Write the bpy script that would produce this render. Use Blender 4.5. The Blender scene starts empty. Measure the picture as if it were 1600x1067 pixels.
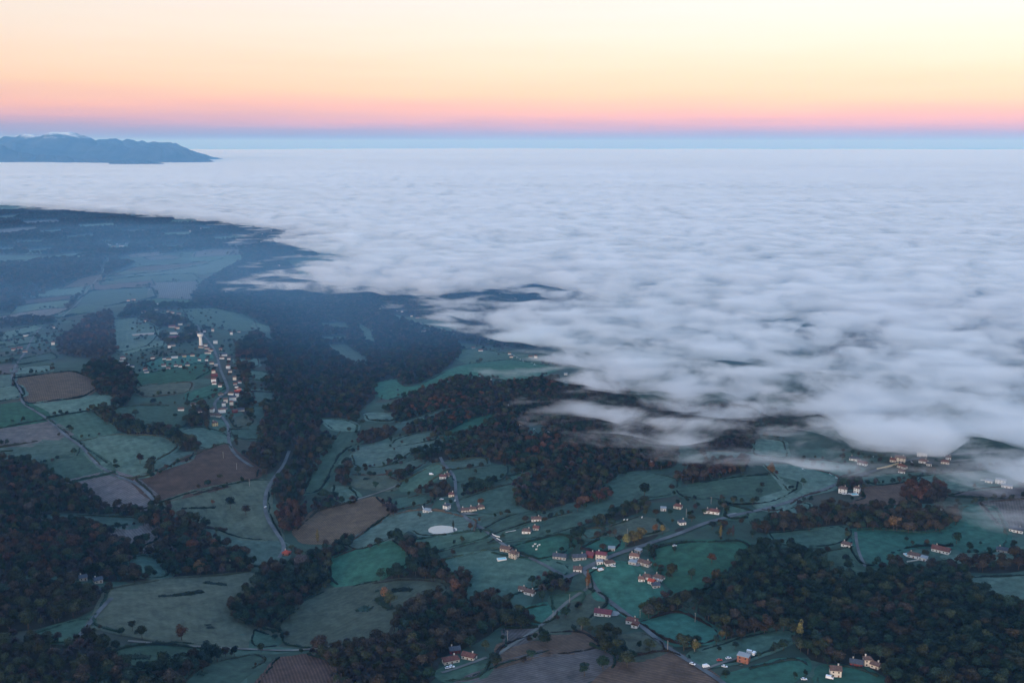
import bpy, bmesh, math, random
import numpy as np
from mathutils import Vector
from mathutils.geometry import tessellate_polygon

# ------------------------------------------------------------------ camera, sky, sun, exposure
sc = bpy.context.scene
FPX, CU, CV = 1555.0, 800.0, 533.5          # focal length and centre in pixels of the 1600 px wide frame
PITCH = math.atan((533.5 - 226.0) / FPX)
CAMZ = 400.0
cam_d = bpy.data.cameras.new("camera"); cam = bpy.data.objects.new("camera", cam_d)
sc.collection.objects.link(cam); sc.camera = cam
cam_d.sensor_width = 36.0; cam_d.lens = 36.0 * FPX / 1600.0
cam_d.clip_start = 1.0; cam_d.clip_end = 300000.0
cam.location = (0, 0, CAMZ); cam.rotation_euler = (math.pi / 2 - PITCH, 0, 0)

sc.view_settings.view_transform = 'Standard'; sc.view_settings.look = 'None'
sc.view_settings.gamma = 1.0; sc.view_settings.use_curve_mapping = False
sc.view_settings.exposure = 0.0
sc.cycles.use_denoising = True
sc.cycles.max_bounces = 16; sc.cycles.diffuse_bounces = 2; sc.cycles.glossy_bounces = 2
sc.cycles.transmission_bounces = 2; sc.cycles.volume_bounces = 14; sc.cycles.transparent_max_bounces = 12
sc.cycles.sample_clamp_indirect = 4.0

SUN_EL, SUN_AZ = math.radians(2.5), math.radians(205)     # low behind the camera, azimuth clockwise from +Y
world = bpy.data.worlds.new("World"); sc.world = world; world.use_nodes = True
nt = world.node_tree; nt.nodes.clear()
N = nt.nodes.new; L = nt.links.new
wo = N('ShaderNodeOutputWorld')
sky = N('ShaderNodeTexSky'); sky.sky_type = 'NISHITA'; sky.sun_disc = False
sky.sun_elevation = SUN_EL; sky.sun_rotation = SUN_AZ; sky.altitude = 400; sky.air_density = 1.0; sky.dust_density = 0.6; sky.ozone_density = 2.0
bg1 = N('ShaderNodeBackground'); bg1.inputs[1].default_value = 0.15
L(sky.outputs[0], bg1.inputs[0])
# twilight colours by elevation, the same all round the horizon with a slow drift from left to right
tc = N('ShaderNodeTexCoord'); sep = N('ShaderNodeSeparateXYZ'); L(tc.outputs['Generated'], sep.inputs[0])
asn = N('ShaderNodeMath'); asn.operation = 'ARCSINE'; L(sep.outputs[2], asn.inputs[0])
mr = N('ShaderNodeMapRange'); mr.inputs[1].default_value = 0.0; mr.inputs[2].default_value = math.radians(90)
L(asn.outputs[0], mr.inputs[0])
pw = N('ShaderNodeMath'); pw.operation = 'POWER'; pw.inputs[1].default_value = 0.4; L(mr.outputs[0], pw.inputs[0])
dr = N('ShaderNodeMath'); dr.operation = 'MULTIPLY_ADD'; dr.inputs[1].default_value = 0.03; L(sep.outputs[0], dr.inputs[0]); L(pw.outputs[0], dr.inputs[2])
ramp = N('ShaderNodeValToRGB')
cm = N('ShaderNodeMapping'); cm.inputs['Scale'].default_value = (3, 3, 40); cm.inputs['Rotation'].default_value = (.012, .02, 0); L(tc.outputs['Generated'], cm.inputs[0])     # thin veils of high cloud
cn = N('ShaderNodeTexNoise'); cn.inputs['Scale'].default_value = 1.6; cn.inputs['Detail'].default_value = 5; L(cm.outputs[0], cn.inputs['Vector'])
cw = N('ShaderNodeMath'); cw.operation = 'MULTIPLY_ADD'; cw.inputs[1].default_value = .05; cw.inputs[2].default_value = -.025; L(cn.outputs[0], cw.inputs[0])
c2 = N('ShaderNodeMath'); c2.operation = 'ADD'; L(cw.outputs[0], c2.inputs[0]); L(dr.outputs[0], c2.inputs[1]); L(c2.outputs[0], ramp.inputs[0])
def s2l(c): return tuple(((v/255)/12.92 if v/255 <= .04045 else ((v/255+.055)/1.055)**2.4) for v in c)
SKY = [(0.0, (10,66,140)), (0.35, (20,76,150)), (0.7, (104,112,176)), (1.2, (186,138,172)), (1.9, (226,160,162)), (2.8, (236,186,164)),
       (4.2, (240,200,180)), (6.0, (240,212,198)), (8.5, (238,218,214)), (14, (228,230,236)), (26, (185,210,242)), (50, (140,182,238)), (90, (115,162,230))]
cr = ramp.color_ramp
while len(cr.elements) < len(SKY): cr.elements.new(0.5)
for e, (el, c) in zip(cr.elements, SKY):
    e.position = min(1.0, (el/90.0)**0.4); e.color = (*s2l(c), 1)
bg2 = N('ShaderNodeBackground'); bg2.inputs[1].default_value = 1.0
L(ramp.outputs[0], bg2.inputs[0])
gl = N('ShaderNodeMath'); gl.operation = 'MULTIPLY_ADD'; gl.inputs[1].default_value = .16; gl.inputs[2].default_value = 1.0; L(sep.outputs[0], gl.inputs[0]); L(gl.outputs[0], bg2.inputs[1])     # a little duller to the left
ad = N('ShaderNodeAddShader'); L(bg1.outputs[0], ad.inputs[0]); L(bg2.outputs[0], ad.inputs[1]); L(ad.outputs[0], wo.inputs[0])

sd = bpy.data.lights.new("sun", 'SUN'); sun = bpy.data.objects.new("sun", sd); sc.collection.objects.link(sun)
sd.energy = 2.5; sd.angle = math.radians(24); sd.color = (1.0, 0.88, 0.80)
sdir = Vector((math.sin(SUN_AZ)*math.cos(SUN_EL+.08), math.cos(SUN_AZ)*math.cos(SUN_EL+.08), math.sin(SUN_EL+.08)))
sun.rotation_euler = sdir.to_track_quat('Z', 'Y').to_euler(); sun.location = (0, 0, 600)

HAZE_D, FOG_D = 3.8e-5, 0.021
HAZE_TOP = 780.0
rng = random.Random(7); nrg = np.random.RandomState(7)

# ------------------------------------------------------------------ the lie of the land
def plane_pt(u, v, z):
    sp, cp = math.sin(PITCH), math.cos(PITCH)
    a, b = (u-CU)/FPX, -(v-CV)/FPX
    d = (a, cp + b*sp, -sp + b*cp)
    t = (z-CAMZ)/min(d[2], -1e-4)
    return d[0]*t, d[1]*t
VALLEYS = [  # lines of the stream valleys seen from above, with depth and half width in metres
    ([(470,440),(530,500),(580,580),(600,640),(570,680),(550,715),(520,760),(480,790)], 30, 150),
    ([(-60,740),(80,765),(180,800),(300,850),(400,890),(440,960)], 16, 90),
    ([(440,960),(560,900),(640,900),(720,930),(860,930)], 12, 60),
    ([(900,700),(800,750),(700,745),(600,760)], 10, 90),
    ([(1500,880),(1300,900),(1120,950)], 10, 90),
    ([(880,625),(1050,650),(1200,655),(1400,665),(1620,680)], 12, 130),
    ([(840,500),(1000,530),(1200,550),(1620,575)], 30, 330),
    ([(950,440),(1250,490),(1700,515)], 26, 620), ([(760,385),(1200,400),(1700,400)], 24, 1200)]
VW = [(np.array([plane_pt(u, v, 0) for u, v in p]), d, w) for p, d, w in VALLEYS]
FLAT = np.array([plane_pt(u, v, 0) for u, v in [(900,600),(1100,620),(1350,630),(1700,640)]])
def H(x, y):
    x = np.asarray(x, float); y = np.asarray(y, float)
    h = 7*np.sin(x/310+1.3)*np.sin(y/420+.4) + 5*np.sin(x/190+y/260+2.) + 3*np.sin(y/150-x/230) + 9*np.sin(y/900+x/1300+.7) + 1.2*np.sin(x/61+.5)*np.sin(y/73)
    for P, d, w in VW+[(FLAT, 0, 330)]:
        best = np.full(np.shape(h), 1e9)
        for i in range(len(P)-1):
            ax, ay = P[i]; bx, by = P[i+1]; L2 = (bx-ax)**2+(by-ay)**2
            t = np.clip(((x-ax)*(bx-ax)+(y-ay)*(by-ay))/L2, 0, 1)
            best = np.minimum(best, (x-ax-t*(bx-ax))**2+(y-ay-t*(by-ay))**2)
        h = h - d*np.exp(-best/(2*w*w)) if d else h*(1-.8*np.exp(-best/(2*w*w)))      # the lowland under the fog is nearly level
    return h*np.clip((8200-np.hypot(x, y))/1500, 0, 1)
def ground(u, v):                         # point of the terrain seen in direction (u, v)
    sp, cp = math.sin(PITCH), math.cos(PITCH)
    a, b = (u-CU)/FPX, -(v-CV)/FPX
    d = (a, cp + b*sp, -sp + b*cp); t = -CAMZ/d[2]
    for _ in range(14):
        z = float(H(d[0]*t, d[1]*t)); t = .5*t+.5*(z-CAMZ)/d[2]
    return d[0]*t, d[1]*t
def pix(x, y, z):
    sp, cp = math.sin(PITCH), math.cos(PITCH)
    f = y*cp - (z-CAMZ)*sp; up = y*sp + (z-CAMZ)*cp
    return CU + FPX*x/f, CV - FPX*up/f

# ------------------------------------------------------------------ materials
def mat(name):
    m = bpy.data.materials.new(name); m.use_nodes = True
    n = m.node_tree; b = n.nodes['Principled BSDF']; b.inputs['Roughness'].default_value = 0.9
    b.inputs['Specular IOR Level'].default_value = 0.15
    return m, n, b
def noise_mix(n, vec, scale, detail, c1, c2, lo=.35, hi=.65, rough=.6, dist=0.0):
    t = n.nodes.new('ShaderNodeTexNoise'); t.inputs['Scale'].default_value = scale; t.inputs['Detail'].default_value = detail
    t.inputs['Roughness'].default_value = rough; t.inputs['Distortion'].default_value = dist
    if vec: n.links.new(vec, t.inputs['Vector'])
    r = n.nodes.new('ShaderNodeMapRange'); r.inputs[1].default_value = lo; r.inputs[2].default_value = hi
    n.links.new(t.outputs[0], r.inputs[0])
    mx = n.nodes.new('ShaderNodeMix'); mx.data_type = 'RGBA'
    n.links.new(r.outputs[0], mx.inputs[0])
    for k, c in ((6, c1), (7, c2)):
        if isinstance(c, tuple): mx.inputs[k].default_value = (*c, 1)
        else: n.links.new(c, mx.inputs[k])
    return mx.outputs[2], r.outputs[0]
def field_mat(name, c1, c2, c3, rows=0.0, rowamp=.3, bump=.3):
    m, n, b = mat(name)
    g = n.nodes.new('ShaderNodeNewGeometry'); tco = n.nodes.new('ShaderNodeTexCoord')
    a, _ = noise_mix(n, g.outputs['Position'], .012, 6, c1, c2, .3, .7, .65, 1.0)
    c, _ = noise_mix(n, g.outputs['Position'], .045, 9, a, c3, .44, .68, .8, .8)
    oi = n.nodes.new('ShaderNodeObjectInfo')
    hs = n.nodes.new('ShaderNodeHueSaturation'); n.links.new(c, hs.inputs['Color'])
    r1 = n.nodes.new('ShaderNodeMapRange'); r1.inputs[3].default_value = .72; r1.inputs[4].default_value = 1.25
    n.links.new(oi.outputs['Random'], r1.inputs[0]); n.links.new(r1.outputs[0], hs.inputs['Value'])
    r2 = n.nodes.new('ShaderNodeMapRange'); r2.inputs[3].default_value = .48; r2.inputs[4].default_value = .52
    ml = n.nodes.new('ShaderNodeMath'); ml.operation = 'FRACT'; mm = n.nodes.new('ShaderNodeMath'); mm.operation = 'MULTIPLY'; mm.inputs[1].default_value = 7.13
    n.links.new(oi.outputs['Random'], mm.inputs[0]); n.links.new(mm.outputs[0], ml.inputs[0]); n.links.new(ml.outputs[0], r2.inputs[0]); n.links.new(r2.outputs[0], hs.inputs['Hue'])
    out = hs.outputs[0]
    # fine mottling: tussocks, cart ruts
    tn = n.nodes.new('ShaderNodeTexNoise'); tn.inputs['Scale'].default_value = .09; tn.inputs['Detail'].default_value = 8; tn.inputs['Roughness'].default_value = .7; n.links.new(g.outputs['Position'], tn.inputs['Vector'])
    wv = n.nodes.new('ShaderNodeTexWave'); wv.inputs['Scale'].default_value = rows if rows else .05; wv.inputs['Distortion'].default_value = 1.2; wv.inputs['Detail'].default_value = 2; wv.inputs['Detail Scale'].default_value = .3
    n.links.new(tco.outputs['Object'], wv.inputs['Vector'])
    mul = n.nodes.new('ShaderNodeMath'); mul.operation = 'MULTIPLY_ADD'; mul.inputs[1].default_value = rowamp; mul.inputs[2].default_value = 1-rowamp*.5
    n.links.new(wv.outputs['Fac'], mul.inputs[0])
    m2 = n.nodes.new('ShaderNodeMapRange'); m2.inputs[1].default_value = .3; m2.inputs[2].default_value = .7; m2.inputs[3].default_value = .62; m2.inputs[4].default_value = 1.36
    n.links.new(tn.outputs[0], m2.inputs[0])
    m3 = n.nodes.new('ShaderNodeMath'); m3.operation = 'MULTIPLY'; n.links.new(mul.outputs[0], m3.inputs[0]); n.links.new(m2.outputs[0], m3.inputs[1])
    vm = n.nodes.new('ShaderNodeVectorMath'); vm.operation = 'SCALE'; n.links.new(out, vm.inputs[0]); n.links.new(m3.outputs[0], vm.inputs['Scale'])
    n.links.new(vm.outputs[0], b.inputs['Base Color'])
    bp = n.nodes.new('ShaderNodeBump'); bp.inputs['Strength'].default_value = bump; bp.inputs['Distance'].default_value = .6
    n.links.new(m3.outputs[0], bp.inputs['Height']); n.links.new(bp.outputs[0], b.inputs['Normal'])
    return m
M = {}
M['G'] = field_mat('pasture_grass', (.050,.100,.070), (.068,.118,.086), (.038,.070,.050), .03, .12)
M['F'] = field_mat('frosted_grass', (.082,.134,.102), (.115,.168,.134), (.052,.092,.068), .03, .12)
M['E'] = field_mat('lush_grass', (.032,.112,.076), (.046,.134,.090), (.030,.078,.054), .03, .12)
M['B'] = field_mat('ploughed_earth', (.096,.058,.041), (.116,.073,.052), (.066,.044,.033), .12, .55, .6)
M['T'] = field_mat('pale_stubble', (.112,.096,.092), (.140,.120,.114), (.080,.074,.066), .10, .35, .5)
M['O'] = field_mat('dry_olive_grass', (.080,.100,.070), (.104,.122,.088), (.056,.072,.052), 0, .08)
M['V'] = field_mat('vineyard_rows', (.11,.105,.11), (.135,.13,.13), (.085,.085,.08), .055, .6, .5)
def simple(name, c, rough=.85, var=.2, scale=1.5, spec=.2, metal=0):
    m, n, b = mat(name); g = n.nodes.new('ShaderNodeTexCoord')
    o, _ = noise_mix(n, g.outputs['Object'], scale, 5, tuple(v*(1-var) for v in c), tuple(min(1, v*(1+var)) for v in c))
    n.links.new(o, b.inputs['Base Color']); b.inputs['Roughness'].default_value = rough; b.inputs['Specular IOR Level'].default_value = spec
    b.inputs['Metallic'].default_value = metal
    return m
def ground_mat():
    m, n, b = mat('countryside_ground')
    g = n.nodes.new('ShaderNodeNewGeometry')
    mp = n.nodes.new('ShaderNodeMapping'); mp.inputs['Rotation'].default_value = (0, 0, .35); mp.inputs['Scale'].default_value = (1, 1.6, 1)
    n.links.new(g.outputs['Position'], mp.inputs[0])
    sxy = n.nodes.new('ShaderNodeVectorMath'); sxy.operation = 'MULTIPLY'; sxy.inputs[1].default_value = (1, 1, 0); n.links.new(mp.outputs[0], sxy.inputs[0])
    v = n.nodes.new('ShaderNodeTexVoronoi'); v.inputs['Scale'].default_value = .0085; n.links.new(sxy.outputs[0], v.inputs['Vector'])
    sp = n.nodes.new('ShaderNodeSeparateColor'); n.links.new(v.outputs['Color'], sp.inputs[0])
    r = n.nodes.new('ShaderNodeValToRGB'); r.color_ramp.interpolation = 'CONSTANT'
    cols = [(0,(.044,.082,.060)), (.3,(.052,.096,.070)), (.55,(.070,.124,.094)), (.72,(.066,.070,.054)), (.86,(.052,.078,.056))]
    while len(r.color_ramp.elements) < len(cols): r.color_ramp.elements.new(.5)
    for e, (p, c) in zip(r.color_ramp.elements, cols): e.position = p; e.color = (*c, 1)
    n.links.new(sp.outputs[0], r.inputs[0])
    o, _ = noise_mix(n, g.outputs['Position'], .03, 8, r.outputs[0], (.030,.045,.034), .4, .7, .7)
    n.links.new(o, b.inputs['Base Color'])
    return m
M['ground'] = ground_mat()
M['floor'] = simple('leaf_litter', (.026,.026,.019), var=.4, scale=.06)
M['asphalt'] = simple('worn_asphalt', (.105,.115,.120), .85, .35, .05)
M['dirt'] = simple('pale_track_dirt', (.140,.140,.125), .95, .4, .05)
M['yard'] = simple('concrete_yard', (.20,.21,.21), .9, .2, .2)
M['sand'] = simple('orange_sand', (.36,.17,.085), .95, .2, .4)
M['bark'] = simple('bark', (.075,.062,.050), .95, .3, 2)
WALL = {'w': simple('white_render', (.70,.69,.66), .8, .06, .5), 'c': simple('cream_render', (.60,.54,.46), .85, .08, .5), 'y': simple('yellow_render', (.58,.47,.27), .85, .06, .5),
        'g': simple('grey_render', (.36,.36,.35), .85, .12, .5), 's': simple('field_stone', (.42,.37,.31), .95, .3, 1.5), 'o': simple('orange_brick', (.30,.125,.085), .9, .2, 2),
        'm': simple('maroon_boards', (.16,.04,.045), .8, .2, 1)}
ROOF = {'r': simple('red_roof_tiles', (.135,.060,.050), .85, .3, .8), 'o': simple('orange_roof_tiles', (.19,.10,.075), .85, .25, .8), 'n': simple('brown_roof_tiles', (.12,.078,.066), .9, .3, .8),
        'k': simple('dark_slate', (.060,.070,.088), .7, .25, .8), 'l': simple('pale_sheet_roof', (.30,.31,.32), .5, .1, .4), 'm': simple('maroon_sheet_roof', (.15,.045,.055), .6, .15, .5),
        'b': simple('bright_red_tiles', (.36,.07,.045), .8, .15, .6)}
M['glass'] = simple('dark_glass', (.03,.035,.045), .15, .1, 1, .5)
M['shutter'] = simple('brown_door_wood', (.16,.09,.06), .7, .2, 1)
M['white_paint'] = simple('white_paint', (.80,.80,.80), .4, .03, 1, .5)
M['red_paint'] = simple('red_paint', (.45,.05,.04), .4, .05, 1, .5)
M['tyre'] = simple('tyre_rubber', (.02,.02,.02), .9, .1, 1)
M['wood_pole'] = simple('weathered_pole', (.32,.29,.25), .9, .2, 1)
M['wool'] = simple('sheep_wool', (.72,.68,.60), .95, .1, 3)
def water_mat():
    m, n, b = mat('still_water'); b.inputs['Base Color'].default_value = (.30,.32,.34,1); b.inputs['Roughness'].default_value = .12
    b.inputs['Specular IOR Level'].default_value = .6; b.inputs['Metallic'].default_value = .55
    t = n.nodes.new('ShaderNodeTexNoise'); t.inputs['Scale'].default_value = .6; bp = n.nodes.new('ShaderNodeBump'); bp.inputs['Strength'].default_value = .04
    n.links.new(t.outputs[0], bp.inputs['Height']); n.links.new(bp.outputs[0], b.inputs['Normal']); return m
M['water'] = water_mat()
M['pool'] = simple('pool_water', (.15,.55,.60), .1, .03, 1, .6)
def leaf_mat():
    m, n, b = mat('foliage')
    at = n.nodes.new('ShaderNodeAttribute'); at.attribute_name = 'tint'; at.attribute_type = 'INSTANCER'
    g = n.nodes.new('ShaderNodeNewGeometry'); oi = n.nodes.new('ShaderNodeObjectInfo')
    r = n.nodes.new('ShaderNodeMapRange'); r.inputs[3].default_value = .55; r.inputs[4].default_value = 1.5; n.links.new(g.outputs['Random Per Island'], r.inputs[0])
    r2 = n.nodes.new('ShaderNodeMapRange'); r2.inputs[3].default_value = .62; r2.inputs[4].default_value = 1.5; n.links.new(oi.outputs['Random'], r2.inputs[0])
    mu = n.nodes.new('ShaderNodeMath'); mu.operation = 'MULTIPLY'; n.links.new(r.outputs[0], mu.inputs[0]); n.links.new(r2.outputs[0], mu.inputs[1])
    vm = n.nodes.new('ShaderNodeVectorMath'); vm.operation = 'SCALE'; n.links.new(at.outputs['Color'], vm.inputs[0]); n.links.new(mu.outputs[0], vm.inputs['Scale'])
    n.links.new(vm.outputs[0], b.inputs['Base Color']); b.inputs['Roughness'].default_value = .85; b.inputs['Specular IOR Level'].default_value = .1
    return m
M['leaf'] = leaf_mat()

# ------------------------------------------------------------------ object helpers
col = sc.collection
pending = []      # (object, description, pixel) whose label is completed at the end
def obj(name, me, m=None, parent=None, kind=None, loc=None):
    o = bpy.data.objects.new(name, me); col.objects.link(o)
    if m is not None and me is not None:
        if not me.materials: me.materials.append(m)
    if parent: o.parent = parent
    if kind: o['kind'] = kind
    if loc: o.location = loc
    return o
def thing(name, cat, loc, rz=0, label=None, desc=None, px=None, group=None):
    o = bpy.data.objects.new(name, None); col.objects.link(o); o.location = loc; o.rotation_euler = (0, 0, rz)
    o.empty_display_size = 2; tag(o, cat, label, desc, px, group); return o
def tag(o, cat, label=None, desc=None, px=None, group=None):
    o['category'] = cat
    if label: o['label'] = label
    elif desc: pending.append((o, desc, px))
    if group: o['group'] = group
class MB:
    def __init__(s): s.v = []; s.f = []
    def add(s, vs, fs):
        k = len(s.v); s.v += [tuple(v) for v in vs]; s.f += [tuple(i+k for i in f) for f in fs]
    def box(s, x0, x1, y0, y1, z0, z1):
        s.add([(x0,y0,z0),(x1,y0,z0),(x1,y1,z0),(x0,y1,z0),(x0,y0,z1),(x1,y0,z1),(x1,y1,z1),(x0,y1,z1)],
              [(3,2,1,0),(4,5,6,7),(0,1,5,4),(1,2,6,5),(2,3,7,6),(3,0,4,7)]); return s
    def ring(s, prof, n=12, cx=0, cy=0):      # lathe: prof = [(r, z), ...]
        vs = []; fs = []
        for r, z in prof:
            for i in range(n): a = 2*math.pi*i/n; vs.append((cx+r*math.cos(a), cy+r*math.sin(a), z))
        for j in range(len(prof)-1):
            for i in range(n): fs.append((j*n+i, j*n+(i+1) % n, (j+1)*n+(i+1) % n, (j+1)*n+i))
        fs.append(tuple(range(n))[::-1]); fs.append(tuple((len(prof)-1)*n+i for i in range(n)))
        s.add(vs, fs); return s
    def mesh(s, name):
        me = bpy.data.meshes.new(name); me.from_pydata(s.v, [], s.f); me.update(); return me
def resample(P, step, jit=0.0, closed=True):
    out = []; n = len(P)
    for i in range(n if closed else n-1):
        a = np.array(P[i], float); b = np.array(P[(i+1) % n], float); d = np.hypot(*(b-a))
        k = max(1, int(round(d/step)))
        for j in range(k): out.append(a+(b-a)*j/k)
    if not closed: out.append(np.array(P[-1], float))
    out = np.array(out)
    for _ in range(2):                                   # round the corners a little
        if closed: out = .5*out+.25*(np.roll(out, 1, 0)+np.roll(out, -1, 0))
        elif len(out) > 2: out[1:-1] = .5*out[1:-1]+.25*(out[:-2]+out[2:])
    if jit: out = out + nrg.uniform(-jit, jit, out.shape)
    return out
STEP = 25.0
def drape(name, P, z, m, kind='structure', cut=True):      # P: world outline
    cx, cy = P[:, 0].mean(), P[:, 1].mean()
    tri = tessellate_polygon([[Vector((x, y, 0)) for x, y in P]])
    bm = bmesh.new(); vs = [bm.verts.new((x, y, 0)) for x, y in P]
    for t in tri:
        try: bm.faces.new([vs[i] for i in t])
        except ValueError: pass
    if cut:
        for ax in (0, 1):
            lo, hi = P[:, ax].min(), P[:, ax].max(); k = math.ceil(lo/STEP)
            st = STEP if hi-lo < 1500 else STEP*2
            k = math.ceil(lo/st)
            while k*st < hi:
                co = [0, 0, 0]; no = [0, 0, 0]; co[ax] = k*st; no[ax] = 1
                bmesh.ops.bisect_plane(bm, geom=bm.verts[:]+bm.edges[:]+bm.faces[:], plane_co=co, plane_no=no); k += 1
    zs = H(np.array([v.co.x for v in bm.verts]), np.array([v.co.y for v in bm.verts]))
    # principal direction of the outline: furrows run along it
    Q = P-[cx, cy]; w, e = np.linalg.eigh(Q.T@Q); ang = math.atan2(e[1, 1], e[0, 1])+math.pi/2
    ca, sa = math.cos(-ang), math.sin(-ang)
    for v, hz in zip(bm.verts, zs):
        x, y = v.co.x-cx, v.co.y-cy; v.co = (x*ca-y*sa, x*sa+y*ca, hz+z)
    bmesh.ops.recalc_face_normals(bm, faces=bm.faces[:])
    for f in bm.faces:
        if f.normal.z < 0: f.normal_flip()
    me = bpy.data.meshes.new(name); bm.to_mesh(me); bm.free()
    o = obj(name, me, m, kind=kind); o.location = (cx, cy, 0); o.rotation_euler = (0, 0, ang)
    return o
def inside(P, x, y):
    c = np.zeros(np.shape(x), bool); n = len(P)
    for i in range(n):
        x0, y0 = P[i]; x1, y1 = P[(i+1) % n]
        if y0 == y1: continue
        c ^= ((y0 > y) != (y1 > y)) & (x < (x1-x0)*(y-y0)/(y1-y0)+x0)
    return c

# ------------------------------------------------------------------ ground
def axis(lo, hi, far0, far1):
    a = list(np.arange(lo, hi+.1, STEP)); s = 40.0; x = a[-1]
    while x < far1: x += s; s *= 1.25; a.append(x)
    s = 40.0; x = a[0]; b = []
    while x > far0: x -= s; s *= 1.25; b.append(x)
    return np.array(b[::-1]+a)
gx, gy = axis(-4500, 4000, -90000, 90000), axis(400, 8300, -6000, 95000)
X, Y = np.meshgrid(gx, gy); Z = H(X, Y)
nx, ny = len(gx), len(gy)
def grid_mesh(name, V, ny, nx, keep=None):
    i, j = np.meshgrid(np.arange(ny-1), np.arange(nx-1), indexing='ij'); a = (i*nx+j).ravel()
    F = np.stack([a, a+1, a+nx+1, a+nx], 1)
    if keep is not None: F = F[keep.ravel()]
    me = bpy.data.meshes.new(name); me.vertices.add(len(V)); me.vertices.foreach_set('co', V.astype(np.float32).ravel())
    me.loops.add(F.size); me.loops.foreach_set('vertex_index', F.astype(np.int32).ravel())
    me.polygons.add(len(F)); me.polygons.foreach_set('loop_start', (np.arange(len(F))*4).astype(np.int32)); me.polygons.foreach_set('loop_total', np.full(len(F), 4, np.int32))
    me.update(calc_edges=True); me.validate(); return me
me = grid_mesh('ground', np.stack([X.ravel(), Y.ravel(), Z.ravel()], 1), ny, nx)
me.polygons.foreach_set('use_smooth', np.ones(len(me.polygons), bool))
obj('ground', me, M['ground'], kind='structure')

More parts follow.
